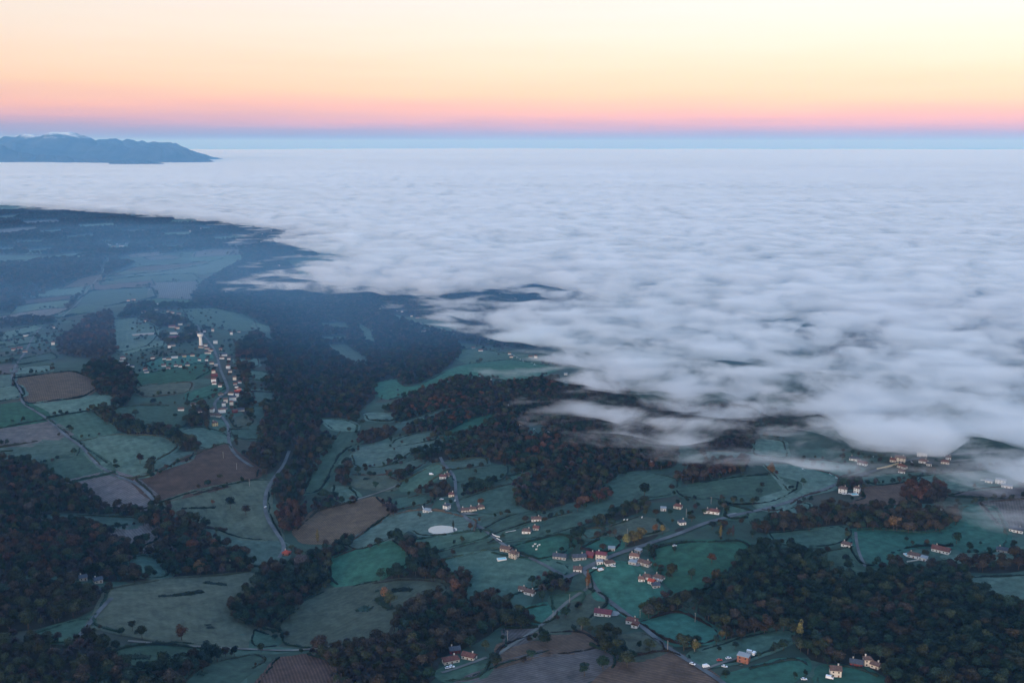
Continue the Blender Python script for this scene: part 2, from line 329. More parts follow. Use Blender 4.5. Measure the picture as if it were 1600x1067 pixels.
# ------------------------------------------------------------------ fields, read off the view and laid on the terrain (kind, outline)
FIELDS = """
T 165,827 200,823 232,823 243,834 238,843 222,850 195,853 180,840
T 222,855 240,842 262,845 258,853 245,862 228,860
G 205,880 215,871 232,869 245,878 257,895 255,900 235,901 205,893
O 180,922 215,915 280,905 330,903 380,898 410,905 395,915 370,930 350,962 375,975 415,988 445,994 440,1009 330,1005 270,999 195,985 150,975 165,955
G 60,992 100,980 140,966 132,978 110,1000 60,1001
G 165,1030 200,1014 235,1010 300,1014 330,1018 290,1032 250,1040 200,1042
G 290,1075 315,1050 345,1036 400,1023 410,1030 385,1045 360,1062 350,1075
F 60,808 100,806 150,809 215,812 212,822 165,825 120,818
F 313,826 350,832 400,843 440,852 440,868 432,880 398,885 385,872 350,852 330,840
B 25,592 108,581 140,592 150,603 125,620 45,630 38,612
F 45,632 150,620 180,618 175,635 100,645 75,650
G 80,654 140,643 160,660 172,675 130,688 110,675
T 0,672 72,657 92,672 105,682 60,692 20,702 -20,706 -20,675
F -20,705 60,692 105,684 120,693 115,712 65,722 -20,718
F 132,690 175,681 250,683 272,695 262,705 232,722 232,742 205,746 175,735 150,712
G 70,722 120,712 130,700 160,725 172,738 115,750 85,735
T 112,752 172,739 205,752 238,780 225,795 170,790 150,770
B 212,748 255,738 290,720 352,693 365,712 397,735 395,745 350,758 300,770 255,780 238,772
F 240,725 260,715 300,707 290,718 250,733
O 255,787 300,772 400,752 418,752 412,770 412,800 438,843 380,838 320,815 275,800
G 172,640 215,635 260,636 300,648 280,668 240,670 190,655
F 280,675 310,668 340,675 355,688 320,698 290,690
G 315,655 350,660 358,682 335,672
E 212,588 240,583 318,568 322,580 300,592 225,602
O 215,608 235,602 298,598 290,612 230,620
E 293,628 300,615 340,602 350,606 330,615 300,625
F 178,500 212,497 235,510 240,525 225,540 190,550 180,545
F 200,553 250,541 255,533 225,538 195,546
E 232,568 258,558 300,556 325,552 325,560 290,570 240,575
G 290,483 335,482 370,490 392,500 398,515 370,520 340,512 300,500
F 372,562 400,560 400,572 375,572
F 385,578 415,583 415,595 392,592
F 380,608 415,610 422,628 395,630
G 365,672 400,672 402,686 372,684
O 365,655 385,650 392,660 370,668
V 240,442 300,440 308,450 298,467 238,466
E 240,467 298,469 290,475 238,473
G 125,470 145,455 235,450 240,465 165,478
B 150,445 235,437 238,446 150,454
F 160,440 230,432 300,428 308,436 240,438 160,445
B 170,432 215,418 300,412 320,408 322,412 250,424
F 185,424 250,424 330,410 350,404 380,406 345,425 300,429 200,431
T 228,403 260,399 280,401 270,405 235,406
T 310,395 330,390 375,391 375,398 305,402
G 280,404 375,399 378,404 322,408
B 95,452 130,435 162,428 155,440 120,448
F 25,466 90,452 130,449 125,458 30,465
B 25,471 110,462 105,468 35,476
F 30,480 100,470 100,478 20,489
T -20,499 60,485 100,482 85,492 -20,505
G 90,493 125,480 150,478 135,488 92,497
F 10,520 50,510 60,515 10,530
F -20,538 55,525 55,535 -20,546
G 30,563 80,552 85,560 30,570
F 25,577 75,571 75,580 25,586
G -20,562 30,556 28,564 -20,569
T -20,575 22,570 18,583 -20,586
F -20,589 18,587 15,602 -20,605
F -20,610 28,603 33,618 -20,631
E -20,637 35,630 65,648 68,657 -20,670
T -20,362 55,355 60,362 -20,372
F 60,362 112,357 90,366 65,367
F 92,372 145,366 148,372 100,375
F -20,323 55,320 55,328 -20,331
F -20,340 45,335 15,344
F 84,400 115,396 145,398 100,405
F -20,411 40,407 80,405 30,414
F 124,380 138,379 136,384
F 150,378 175,377 172,382
F 165,385 205,382 200,390 170,392
F 215,388 245,388 240,393
F 250,385 290,383 288,388 265,390
F 248,365 300,363 298,370 255,370
F 185,328 220,327 215,330 187,330
F 290,355 350,357 320,362
F -20,390 25,388 20,395 -20,396
E 587,600 615,593 628,606 660,603 700,582 735,570 800,563 870,575 840,588 800,595 760,588 718,588 690,598 650,612 610,623 592,615
G 718,548 740,545 790,553 850,555 870,573 800,561 735,568 722,560
F 500,505 540,505 545,516 500,512
F 500,527 545,525 540,534 505,535
F 512,540 540,538 570,560 575,570 545,568 520,550
F 560,505 580,520 588,540 570,535
F 400,505 422,510 422,518 400,515
F 400,530 430,533 425,538 400,535
F 400,580 420,585 420,592 400,590
F 400,613 430,615 425,625 400,630
F 505,656 530,656 553,665 553,675 525,670
G 535,675 555,677 560,690 535,700 520,715 505,745 495,765 478,772 498,730 520,700
F 575,647 620,646 610,658 580,656
F 630,660 660,652 690,642 705,640 700,648 665,658 645,668 625,668
E 690,682 715,668 740,655 775,648 790,650 760,662 730,680 700,685
F 615,696 625,686 655,678 680,675 678,686 650,691 625,696
F 558,712 570,700 600,695 650,698 690,689 695,696 670,705 640,702 625,715 610,722 600,728 560,728
F 548,733 600,731 650,721 662,722 640,735 600,740 548,740
O 550,743 600,741 602,748 625,755 610,765 560,757
G 630,755 660,740 685,725 690,735 675,745 655,762 635,765
F 525,762 540,765 555,778 545,786 528,775
B 470,830 490,810 500,800 560,785 585,780 598,795 602,803 548,842 530,845 480,845
G 612,785 640,780 665,772 670,785 620,795
F 550,850 602,812 640,800 680,800 700,805 740,815 735,830 700,832 665,835 640,822 625,830 608,840 560,858
G 650,845 700,838 758,830 765,838 700,852 680,860 655,855
G 678,867 740,852 780,842 780,852 690,873
G 688,880 720,870 765,867 800,875 850,878 885,885 880,895 800,925 740,940 730,930 745,905 700,890
E 522,875 560,860 610,848 630,862 635,880 600,895 585,905 540,915 525,905
O 445,975 475,950 482,940 515,925 560,918 620,910 680,912 695,918 680,935 640,950 615,970 605,993 560,1001 500,1010 452,1006
G 400,988 425,998 425,1008 400,1010
B 405,1080 440,1030 475,1026 518,1038 518,1080
G 690,1052 725,1034 755,1036 752,1050 735,1060 700,1060
T 700,1080 740,1062 800,1038 870,1018 920,1012 955,1025 945,1045 905,1058 870,1080
B 780,1040 790,1010 850,992 905,988 935,1010 868,1019 850,1017
B 915,1085 985,1032 1040,1018 1080,1040 1120,1067 1130,1085
O 835,995 870,970 900,945 920,925 935,930 945,945 920,955 900,975 890,985 840,997
T 795,985 835,983 820,998 795,1008
E 825,955 858,945 868,960 848,975 820,965
G 868,935 915,924 900,942 870,950
E 930,897 955,883 985,885 1000,905 1020,920 1035,935 1010,958 990,963 960,943 935,925
E 1005,973 1060,958 1090,975 1120,990 1110,1000 1060,1005 1035,990
O 960,1000 1000,992 1035,1008 1030,1015 995,1030 975,1020
E 1025,860 1080,850 1160,848 1165,855 1150,880 1110,905 1100,920 1065,925 1050,905 1035,885
G 1085,1025 1150,1005 1200,992 1235,985 1230,1000 1150,1030 1090,1040
E 1140,1062 1180,1050 1225,1036 1252,1034 1255,1042 1220,1062 1190,1080 1140,1080
E 1290,1045 1340,1046 1365,1060 1380,1080 1280,1080
G 1200,986 1230,974 1235,984 1200,990
O 950,828 1000,810 1020,815 1035,827 985,838 965,838
E 915,857 940,846 960,844 967,853 940,862
E 807,855 850,844 883,837 888,846 878,861 845,871 820,865
G 915,830 940,826 940,835 920,841
G 770,847 830,838 905,820 925,810 985,780 1045,772 1055,750 1000,738 970,745 950,758 955,778 900,802 850,815 790,837
F 840,806 900,786 900,797 850,810
G 1065,768 1100,757 1160,747 1200,744 1240,754 1238,764 1200,782 1150,788 1120,775 1070,777
G 1140,791 1170,800 1163,807 1135,810
F 1200,727 1250,730 1308,745 1290,763 1250,773 1210,797 1195,795 1185,785 1240,768
F 1185,686 1220,690 1225,714 1182,712
F 1100,706 1178,709 1190,718 1110,713
E 1270,721 1300,722 1343,733 1310,744 1265,729
G 1350,747 1440,737 1430,749 1370,758
B 1350,766 1430,751 1405,765 1410,785 1330,787 1365,778
F 1230,801 1262,786 1260,795 1235,804
G 1210,836 1318,824 1322,840 1290,850 1220,850
E 1337,832 1370,830 1450,837 1500,827 1512,792 1550,792 1565,830 1558,858 1520,865 1490,850 1420,850 1385,862 1380,880 1352,883 1340,862
T 1540,787 1600,782 1620,828 1568,820
T 1530,767 1620,757 1620,778 1480,776
F 1520,905 1620,900 1620,940 1560,937 1530,915
G 1290,867 1330,857 1342,885 1370,895 1340,903 1300,895
F 1480,872 1620,855 1620,865 1500,882
F 1435,747 1620,727 1620,754 1500,764 1440,755
F 695,723 755,717 758,727 700,733
G 708,736 790,728 785,748 745,756 715,751
G 717,784 780,763 805,757 800,790 770,800 730,792
G 800,746 850,730 853,736 810,755
G 765,825 800,807 835,800 832,811 790,825 770,833
F 465,420 540,415 540,432 470,433
F 612,490 640,498 700,505 718,520 700,522 650,508 615,495
T 100,322 160,320 165,325 110,327
F 200,336 240,334 245,339 205,341
T 30,347 90,344 95,350 40,352
F 120,352 175,349 180,355 125,358
F 330,372 380,368 385,374 335,378
T 350,382 400,378 405,384 360,388
F 20,378 70,376 72,381 25,383
T 200,398 245,394 250,398 205,402
F 265,345 320,342 325,348 270,351
F 380,352 420,350 425,356 385,358
T 190,362 225,359 228,364 195,366
F 40,392 80,389 85,394 45,398
F 820,668 835,662 850,668 845,682 825,684
"""
FLD = []
for ln in FIELDS.strip().split('\n'):
    k, *p = ln.split()
    px = [tuple(map(float, q.split(','))) for q in p]
    W = np.array([ground(u, v) for u, v in px])
    FLD.append((k, W, px))
def grow(W, e):          # push an outline outwards by e metres, so that neighbouring fields meet at their hedges
    a = W-np.roll(W, 1, 0); b = np.roll(W, -1, 0)-W
    a /= np.linalg.norm(a, axis=1)[:, None]+1e-9; b /= np.linalg.norm(b, axis=1)[:, None]+1e-9
    area = np.sum(W[:, 0]*np.roll(W[:, 1], -1)-np.roll(W[:, 0], -1)*W[:, 1]); s = 1 if area > 0 else -1
    n = np.stack([a[:, 1]+b[:, 1], -a[:, 0]-b[:, 0]], 1)*s; n /= np.maximum(.6, np.linalg.norm(n, axis=1))[:, None]
    return W+n*e
for i, (k, W, px) in enumerate(FLD):
    d = np.hypot(W[:, 0].mean(), W[:, 1].mean())
    P = resample(grow(W, 7+d*.0036), max(6, d*.006), jit=max(.8, d*.0006))
    drape('field', P, .30+.0015*i, M[k])

WOODS = """
big_wood|DDDKDBD|1085,948 1100,920 1140,890 1165,868 1190,852 1260,862 1285,872 1300,898 1340,908 1400,895 1450,885 1500,895 1525,918 1560,945 1640,950 1640,1120 1400,1120 1365,1055 1330,1040 1290,1043 1250,1025 1240,988 1180,985 1130,985 1095,965
bottom_wood|DDBBKP|605,1000 620,962 655,937 700,932 735,940 780,928 800,940 795,975 760,992 735,1012 685,1022 690,1046 670,1067 670,1110 520,1110 520,1038 480,1028 500,1017 600,1002
copse_by_the_track|DKDP|825,918 850,900 885,893 905,895 903,912 880,925 850,935 830,928
bottom_left_wood|DBBKPK|-60,900 60,905 110,907 165,917 178,925 163,940 135,962 60,985 -60,992
bottom_left_wood|DDBKKP|-60,1005 100,1004 150,992 172,1005 165,1028 200,1046 290,1036 330,1020 345,1033 288,1070 280,1110 -60,1110
west_wood|DBBDKPRB|-60,722 40,720 75,735 100,755 145,770 160,792 225,799 240,787 275,802 318,820 335,845 390,875 410,882 390,895 330,900 260,900 190,912 110,900 50,900 -60,895
stream_wood|DKDBDB|355,948 367,925 395,910 410,895 430,880 455,868 480,872 545,842 552,850 520,880 515,920 480,940 445,975 430,995 390,985 360,972
valley_wood|DBPDKB|405,700 395,680 418,650 405,640 425,620 410,600 420,560 405,545 425,535 420,510 392,498 330,480 300,476 300,455 330,435 385,400 440,400 470,435 560,445 610,458 700,462 760,458 775,498 870,545 790,545 720,535 705,520 725,550 700,575 660,600 630,605 610,592 585,600 590,622 562,640 560,660 500,650 500,680 530,690 525,710 500,745 475,770 480,790 445,802 432,780 422,755 440,720 430,690
village_edge_wood|DBPK|370,715 400,700 440,690 450,720 430,735 416,745 395,730 375,722
ridge_wood|DBKPBDDR|600,645 640,620 718,592 780,602 870,592 890,640 1000,690 1060,700 1055,732 990,736 955,755 905,785 870,800 850,805 810,792 800,765 805,755 850,730 790,728 735,715 700,722 690,715 720,690 690,688 640,692 630,670
clump_on_the_slope|KBDR|888,800 905,785 930,775 955,765 962,775 945,787 900,802
fog_edge_wood|BPRK|1055,752 1065,735 1110,722 1170,718 1165,738 1110,750 1068,758
fog_edge_wood|BPPK|1060,690 1180,692 1175,707 1090,705
fogbound_copse|BPO|1200,732 1245,742 1248,755 1222,752 1198,742
long_belt|DBKBBDK|1170,832 1200,812 1262,802 1290,790 1330,795 1400,792 1490,802 1500,820 1470,832 1390,837 1330,827 1310,822 1260,832 1200,837
spinney|BPDK|1305,762 1330,747 1350,757 1345,767 1312,764
misty_copse|BPBR|1400,775 1430,757 1470,760 1485,777 1470,787 1410,787
garden_belt|DK|1140,783 1160,772 1195,777 1188,790 1147,792
ridge_trees|DKB|925,822 960,802 1010,787 1015,797 960,814 930,827
yellow_row|YYO|970,852 985,842 1035,830 1040,838 1000,850 975,860
yellow_row|YO|1047,828 1060,822 1074,820 1070,832 1050,837
corner_copse|DK|888,843 900,832 914,838 910,850 895,853
lane_copse|DB|643,714 660,703 690,698 725,705 742,715 735,722 652,722
hedgerow_oaks|DB|600,748 640,737 650,730 640,752 620,760
hamlet_trees|DBB|645,773 700,757 722,762 710,777 670,778
hamlet_trees|DB|722,764 770,755 775,764 725,777
rusty_spur|RRB|430,800 445,790 482,795 480,815 465,828 448,835 430,822
stream_line|BDP|482,802 500,775 540,782 560,786 500,800
stream_line|DP|585,792 605,782 625,800 620,810 602,804
field_corner|DDB|608,845 640,830 660,850 700,882 735,905 735,925 700,917 670,908 620,905 600,912 590,907 630,890 640,875
field_corner|DBR|700,932 712,912 735,902 745,915 725,938
west_plateau_wood|BPBR|88,535 110,522 140,495 175,487 180,520 185,552 165,562 140,562 95,555
village_foot_wood|DBK|130,578 165,563 200,577 215,592 212,610 195,638 180,640 165,625 150,610 125,603
oak_row|DKB|143,642 160,636 220,660 300,682 315,702 300,712 258,690 215,685 170,667
oak_row|KB|215,728 222,708 240,722 236,740
north_wood|DBBD|-60,418 100,405 170,405 213,412 165,432 95,452 40,475 28,487 -60,498
strip_wood|DB|100,482 130,457 140,447 133,462 112,487
plateau_hedge|DB|-60,505 -20,505 40,498 85,500 85,508 40,507 0,512 -60,520
village_north|DDB|185,500 200,478 235,475 300,478 330,478 300,485 260,482 240,490 210,495
village_trees|DKB|215,503 230,492 262,495 290,500 300,508 250,512 235,508
village_trees|DK|285,525 300,510 330,515 300,535 260,538 245,528
village_trees|DKBR|370,540 400,520 425,535 420,560 400,560 395,578 385,600 400,630 380,640 400,650 385,655 370,630 385,610 370,570
village_trees|DKB|285,655 310,632 330,640 325,668 345,670 355,690 300,672
belt_by_villas|DB|1440,880 1500,868 1620,872 1620,892 1500,895 1450,888
garden_grove|DK|1545,868 1560,852 1590,858 1620,865 1620,880 1545,878
lane_trees|DBK|1372,905 1380,888 1400,878 1415,885 1410,897
copse_behind_house|DO|1487,858 1495,848 1510,852 1512,862
field_belt|DKB|1108,1004 1150,988 1190,975 1240,985 1235,992 1150,1005
roadside_copse|DKB|1055,1015 1062,1002 1085,1000 1092,1015 1075,1024
grove_by_barn|DDK|928,1000 945,984 965,988 975,1010 992,1035 970,1042 945,1020
grove_below_hall|DKB|1025,942 1045,930 1072,937 1078,950 1020,967 1003,965
track_copse|KBD|780,975 800,962 830,967 845,977 830,987 795,983
hedge_wood|DK|880,1060 905,1050 945,1040 950,1048 905,1063 885,1070
far_wood|DBD|-150,332 60,325 150,315 300,328 400,343 470,362 510,382 500,400 400,412 370,402 300,392 220,400 150,405 80,400 -60,400 -150,410
far_wood|DB|375,390 440,395 445,402 385,405
thin_trees|BP|540,695 560,682 600,672 622,674 600,688 560,697
stream_line|BD|527,738 545,722 552,740 545,762 525,757
lane_copse|DKB|800,735 820,720 860,722 845,733 812,742
red_trees|RBR|-60,688 0,685 18,690 15,700 -60,708
fog_wood|DBP|840,640 880,610 960,600 1010,640 1180,640 1190,690 1060,695 1000,690 900,660
fog_wood|DBP|1250,520 1600,505 1640,530 1640,560 1300,560
fog_wood|DB|1200,680 1190,650 1300,640 1420,640 1420,672 1300,668
fog_wood|DB|740,455 820,435 900,440 960,470 900,520 780,495
"""
PAL = {'D': (.018,.034,.024), 'K': (.034,.042,.024), 'B': (.042,.036,.027), 'P': (.052,.047,.048), 'R': (.072,.040,.028), 'O': (.115,.066,.034), 'Y': (.120,.100,.040)}
PNAME = {'D': 'dark green', 'K': 'olive green', 'B': 'brown leaved', 'P': 'bare grey', 'R': 'rust coloured', 'O': 'orange', 'Y': 'yellow'}
WD = []
for ln in WOODS.strip().split('\n'):
    nm, pal, p = ln.split('|')
    px = [tuple(map(float, q.split(','))) for q in p.split()]
    WD.append((nm, pal, np.array([ground(u, v) for u, v in px]), px))
trees = []          # x, y, height, palette key, wood
fieldbox = [(W[:, 0].min(), W[:, 0].max(), W[:, 1].min(), W[:, 1].max(), W) for k, W, px in FLD]
def in_field(x, y, m=0):
    r = np.zeros(len(x), bool)
    for x0, x1, y0, y1, W in fieldbox:
        s = (x > x0) & (x < x1) & (y > y0) & (y < y1)
        if s.any(): r[s] |= inside(W, x[s], y[s])
    return r
for nm, pal, W, px in WD:
    dist = np.hypot(W[:, 0].mean(), W[:, 1].mean())
    sp = 8.2 if dist < 1900 else (10.0 if dist < 3200 else 15.0)
    x0, x1, y0, y1 = W[:, 0].min(), W[:, 0].max(), W[:, 1].min(), W[:, 1].max()
    xs = np.arange(x0, x1, sp); ys = np.arange(y0, y1, sp*.87)
    A, B = np.meshgrid(xs, ys); A[1::2] += sp/2
    A = (A+nrg.uniform(-.36*sp, .36*sp, A.shape)).ravel(); B = (B+nrg.uniform(-.36*sp, .36*sp, B.shape)).ravel()
    k = inside(W, A, B); A, B = A[k], B[k]; k = ~in_field(A, B); A, B = A[k], B[k]
    # species drift in patches through the wood
    q = np.sin(A/47+len(nm))*np.sin(B/61+2)+.6*np.sin(A/19-B/23)+nrg.normal(0, .55, A.shape)
    idx = np.clip(((q+1.7)/3.4*len(pal)).astype(int), 0, len(pal)-1)
    hh = (6.5+10*nrg.beta(2, 2.2, A.shape))*(1 if sp < 12 else 1.35)
    trees += [(a, b, h, pal[i], nm) for a, b, h, i in zip(A, B, hh, idx)]
    if 1:
        P = resample(W, max(14, dist*.012), jit=2)
        drape('forest_floor', P, .12+.0017*len(trees) % .1, M['floor'])
# trees along the hedges and in gardens
def sparse(u0, u1, v0, v1, n, pal, nm, h0=5, h1=10):
    for _ in range(n):
        x, y = ground(rng.uniform(u0, u1), rng.uniform(v0, v1))
        if nm != 'village gardens' and rng.random() < .8 and in_field(np.array([x]), np.array([y]))[0]: continue
        trees.append((x, y, rng.uniform(h0, h1), rng.choice(pal), nm))
for a in [(190,400,470,560,150,'DDKB'),(190,330,556,584,40,'DKB'),(335,400,560,660,110,'DKBR'),(270,345,620,660,40,'DKB'),(0,120,500,560,130,'DB'),(400,720,480,660,60,'BP'),
          (100,420,330,400,260,'D'),(0,420,370,470,130,'DB'),(690,830,540,562,35,'DB'),(600,700,485,510,30,'D'),(690,760,740,830,28,'DKO'),(780,960,850,905,40,'DKB'),
          (985,1060,860,915,26,'DKB'),(1040,1140,780,830,34,'DKB'),(1300,1500,705,745,50,'DKB'),(1305,1350,755,780,14,'DK'),(1400,1500,845,885,24,'DKB'),(1520,1610,835,880,26,'DK'),
          (810,960,945,1010,30,'DKO'),(1110,1200,1010,1040,10,'DK'),(1280,1380,1030,1060,12,'DK'),(420,470,850,890,22,'DKB'),(120,170,895,915,14,'DB'),(660,760,1015,1050,14,'DK'),
          (1120,1250,760,850,30,'DKB'),(640,720,810,845,14,'DKO'),(240,420,660,760,30,'DKB'),(550,650,680,780,40,'DBP'),(250,420,760,840,16,'KBO'),(1200,1340,835,900,26,'DKB')]:
    u0, u1, v0, v1, n, pal = a
    sparse(u0, u1, v0, v1, n, pal, 'scattered')
for a in [(205,330,478,533,170,'DDKB'),(330,400,535,660,190,'DDKBR'),(185,330,553,584,70,'DKB'),(225,300,535,553,30,'DK'),(15,100,505,555,50,'DB'),(150,240,355,400,60,'D'),(280,390,335,370,60,'D')]:
    sparse(*a[:5], a[5], 'village gardens', 4, 9)
# lines of trees along some of the field borders
for fi, (k, W, px) in enumerate(FLD):
    r = random.Random(fi+500); G = grow(W, 9+np.hypot(W[:, 0].mean(), W[:, 1].mean())*.002); n = len(G); d = np.hypot(*W.mean(0))
    if d > 3300: continue
    for e in range(n):
        if r.random() > .42 or px[e][1] > 1050: continue
        a_, b_ = G[e], G[(e+1) % n]; L_ = np.hypot(*(b_-a_)); t0, t1 = sorted((r.random(), r.random())); t1 = max(t1, t0+.3)
        t = t0
        while t < min(t1, 1):
            p = a_+(b_-a_)*t+[r.gauss(0, 2.5), r.gauss(0, 2.5)]; trees.append((p[0], p[1], r.uniform(4.5, 11), r.choice('DDKB'), 'hedge trees')); t += r.uniform(4, 16)/max(L_, 1)
# single trees that stand out: foot pixel, height, shape (b broad, r round, p poplar, c conifer), colour, label
SOLO = [(117,711,11,'r','D','lone dark round tree in the frosty pasture at far left'),
 (360,794,15,'b','D','broad dark tree at the left of the two in the grey-green pasture'),(384,805,14,'b','B','brown bushy tree at the right of the two in the grey-green pasture'),
 (219,724,15,'r','B','brown round tree at the left end of the clump in the frosty meadow'),(232,738,14,'r','K','olive tree leaning over the hedge corner of the frosty meadow'),
 (98,652,9,'r','D','dark round tree on the hedge beside the western road bend'),(212,652,14,'b','K','spreading olive tree in the pasture below the village'),
 (310,897,16,'r','O','bright orange tree on the right edge of the western wood'),(284,1000,15,'r','R','russet red tree on the lower edge of the western pasture'),
 (222,998,13,'b','K','olive tree on the lower edge of the western pasture'),(207,985,10,'r','K','small olive tree beside the lane at the bottom left'),
 (496,847,15,'p','Y','slim yellow tree at the near edge of the dark red ploughed field'),(602,938,14,'r','O','upper orange tree in the scrub of the big central pasture'),
 (610,948,17,'r','K','lower olive brown tree in the scrub of the big central pasture'),(500,1022,19,'b','B','large brown tree over the pale lane below the central pasture'),
 (470,888,17,'b','P','pale bare tree beside the lush green meadow'),(1126,840,13,'p','Y','slim yellow poplar beside the main road'),(1145,837,12,'p','P','bare poplar to the right of the yellow one by the main road'),
 (919,918,17,'p','O','tall pale brown poplar at the road junction'),(1249,1002,19,'p','Y','pale yellow birch at the left edge of the big wood'),
 (1087,1018,11,'r','Y','yellow bush-like tree at the right of the roadside copse'),(587,764,11,'r','D','dark round tree in the middle of the brownish valley meadow'),
 (607,724,9,'r','D','small dark round tree at the left of two in the valley meadow'),(624,722,13,'b','D','larger dark tree at the right of two in the valley meadow'),
 (1007,776,19,'b','D','broad lone oak in the sloping pasture below the fog'),(1050,902,16,'b','K','spreading olive tree behind the white farm cluster'),
 (1080,905,12,'r','D','dark round tree in the meadow to the right of the white farm cluster'),(1112,880,12,'r','R','reddish tree in the lush meadow next to the big wood'),
 (1325,893,14,'r','D','dark domed tree on the meadow edge above the big wood'),(1515,862,11,'r','D','small dark tree to the right of the long red-roofed house'),
 (1494,850,14,'b','D','dark tree behind the long red-roofed house'),(1396,829,17,'b','O','orange tree in the long belt of woodland'),
 (735,830,11,'r','O','orange tree beside the lane to the right of the pond'),(708,825,9,'p','K','thin olive tree on the far bank of the pond'),
 (1128,1000,10,'r','Y','small yellow tree in the belt under the bright green meadow'),(850,1010,13,'b','D','dark tree standing between the brown ploughed strips'),
 (980,1043,14,'b','K','olive tree at the corner of the dark ploughed field'),(910,985,14,'b','K','light olive tree to the left of the maroon-roofed hall'),
 (1020,870,14,'c','D','dark conifer beside the main road'),(345,556,8,'c','D','dark conifer in the village street'),(315,522,15,'c','D','dark conifer right behind the white water tower'),
 (562,590,16,'c','D','dark pointed conifer in the middle of the valley wood'),(1340,735,11,'c','D','dark conifer in front of the red-roofed house at the fog edge'),
 (1348,776,10,'c','D','dark conifer to the right of the pair of white houses'),(1100,805,9,'r','D','dark round shrub-like tree beside the white red-roofed house'),
 (1249,805,12,'b','D','dark tree on the near side of the main road bend'),(336,702,9,'r','B','brown tree beside the corner of the big brown field'),
 (337,770,9,'r','B','left brown tree on the near hedge of the big brown field'),(350,765,8,'r','D','dark tree on the near hedge of the big brown field')]

# ------------------------------------------------------------------ tree shapes
def leaf_cards(pts, nrm, size, seed):
    r = np.random.RandomState(seed); n = len(pts); V = np.zeros((n, 4, 3)); 
    t = r.normal(size=(n, 3)); nn = nrm+r.normal(0, .45, (n, 3)); nn /= np.linalg.norm(nn, axis=1)[:, None]
    a = np.cross(nn, t); a /= np.linalg.norm(a, axis=1)[:, None]; b = np.cross(nn, a)
    s = (size*r.uniform(.6, 1.3, n))[:, None]; w = s*r.uniform(.6, 1., n)[:, None]
    for k, (p, q) in enumerate(((-1, -1), (1, -.8), (.8, 1), (-1, .7))):
        V[:, k] = pts+a*s*p*.5+b*w*q*.5 + nn*s*(.12 if k % 2 else -.12)
    return V.reshape(-1, 3)
def crown(kind, seed, n, size, hi=1.0):
    """crown of a tree of unit height, standing on z = 0"""
    r = np.random.RandomState(seed)
    if kind == 'c': lobes = [(0, 0, .12+.8*t, .24*(1-t)+.03, .10) for t in np.linspace(0, 1, 8)]
    elif kind == 'p': lobes = [(r.uniform(-.03, .03), r.uniform(-.03, .03), .2+.72*t, .13*(1-abs(t-.4)*.9), .13) for t in np.linspace(0, 1, 6)]
    else:
        R = .36 if kind == 'b' else .29
        lobes = [(0, 0, .58, R*.95, .30)]
        for k in range(9):
            a = r.uniform(0, 6.28); q = r.uniform(.35, .8)*R
            lobes.append((q*math.cos(a), q*math.sin(a), r.uniform(.42, .80), r.uniform(.12, .2), r.uniform(.10, .17)))
    ws = np.array([l[3]*l[3]+.002 for l in lobes]); pick = r.choice(len(lobes), n, p=ws/ws.sum())
    d = r.normal(size=(n, 3)); d /= np.linalg.norm(d, axis=1)[:, None]; d[:, 2] = np.where(d[:, 2] < -.55, -d[:, 2], d[:, 2])
    Lb = np.array(lobes)[pick]; rad = r.uniform(.78, 1.08, n)[:, None]
    P = Lb[:, :3]+d*rad*Lb[:, [3, 3, 4]]
    V = leaf_cards(P, d, size, seed+1); F = [tuple(range(4*i, 4*i+4)) for i in range(n)]
    me = bpy.data.meshes.new('crown'); V = V.tolist()
    # a dark inner mass of leaves so that the crown is not see-through everywhere
    for (x, y, z, rx, rz) in lobes[:5]:
        k = len(V); 
        for th in (-.9, 0, .9):
            for i in range(6):
                a = i*1.047+th; V.append((x+rx*.72*math.cos(a)*math.cos(th), y+rx*.72*math.sin(a)*math.cos(th), z+rz*.72*math.sin(th)))
        for j in range(2):
            for i in range(6): F.append((k+j*6+i, k+j*6+(i+1) % 6, k+j*6+6+(i+1) % 6, k+j*6+6+i))
        F.append(tuple(k+12+i for i in range(6)))
    me.from_pydata(V, [], F); me.materials.append(M['leaf']); me.update(); return me
def bare_crown(seed, n, size):
    r = np.random.RandomState(seed); d = r.normal(size=(n, 3)); d /= np.linalg.norm(d, axis=1)[:, None]; d[:, 2] = np.abs(d[:, 2])*.9-.15
    rad = r.uniform(.45, 1., n)[:, None]; P = np.array([0, 0, .5])+d*rad*np.array([.30, .30, .46]); V = []; F = []
    for p, dd in zip(P, d):
        q = p-dd*size*2.2; s = np.cross(dd, r.normal(size=3)); s *= size*.28/np.linalg.norm(s); k = len(V); V += [q-s*.3, q+s*.3, p+s, p-s]; F.append((k, k+1, k+2, k+3))
    me = bpy.data.meshes.new('crown'); me.from_pydata([tuple(v) for v in V], [], F); me.materials.append(M['leaf']); me.update(); return me
def trunk_mesh(seed, top=.5, rad=.028):
    r = random.Random(seed); m = MB()
    def limb(p, q, r0, r1, n=6):
        p, q = Vector(p), Vector(q); z = (q-p).normalized(); x = z.orthogonal().normalized(); y = z.cross(x); vs = []
        for c, rr in ((p, r0), ((p+q)/2+x*r0*.3, (r0+r1)/2), (q, r1)):
            for i in range(n): a = 6.2832*i/n; vs.append(c+x*rr*math.cos(a)+y*rr*math.sin(a))
        m.add(vs, [(j*n+i, j*n+(i+1) % n, (j+1)*n+(i+1) % n, (j+1)*n+i) for j in range(2) for i in range(n)])
    limb((0, 0, -.06), (0, 0, top), rad, rad*.55)
    for k in range(4):
        a = k*1.57+r.uniform(-.4, .4); z0 = top*r.uniform(.55, .95); limb((0, 0, z0), (.2*math.cos(a), .2*math.sin(a), z0+r.uniform(.12, .25)), rad*.5, rad*.15, 5)
    me = m.mesh('trunk'); me.materials.append(M['bark']); return me
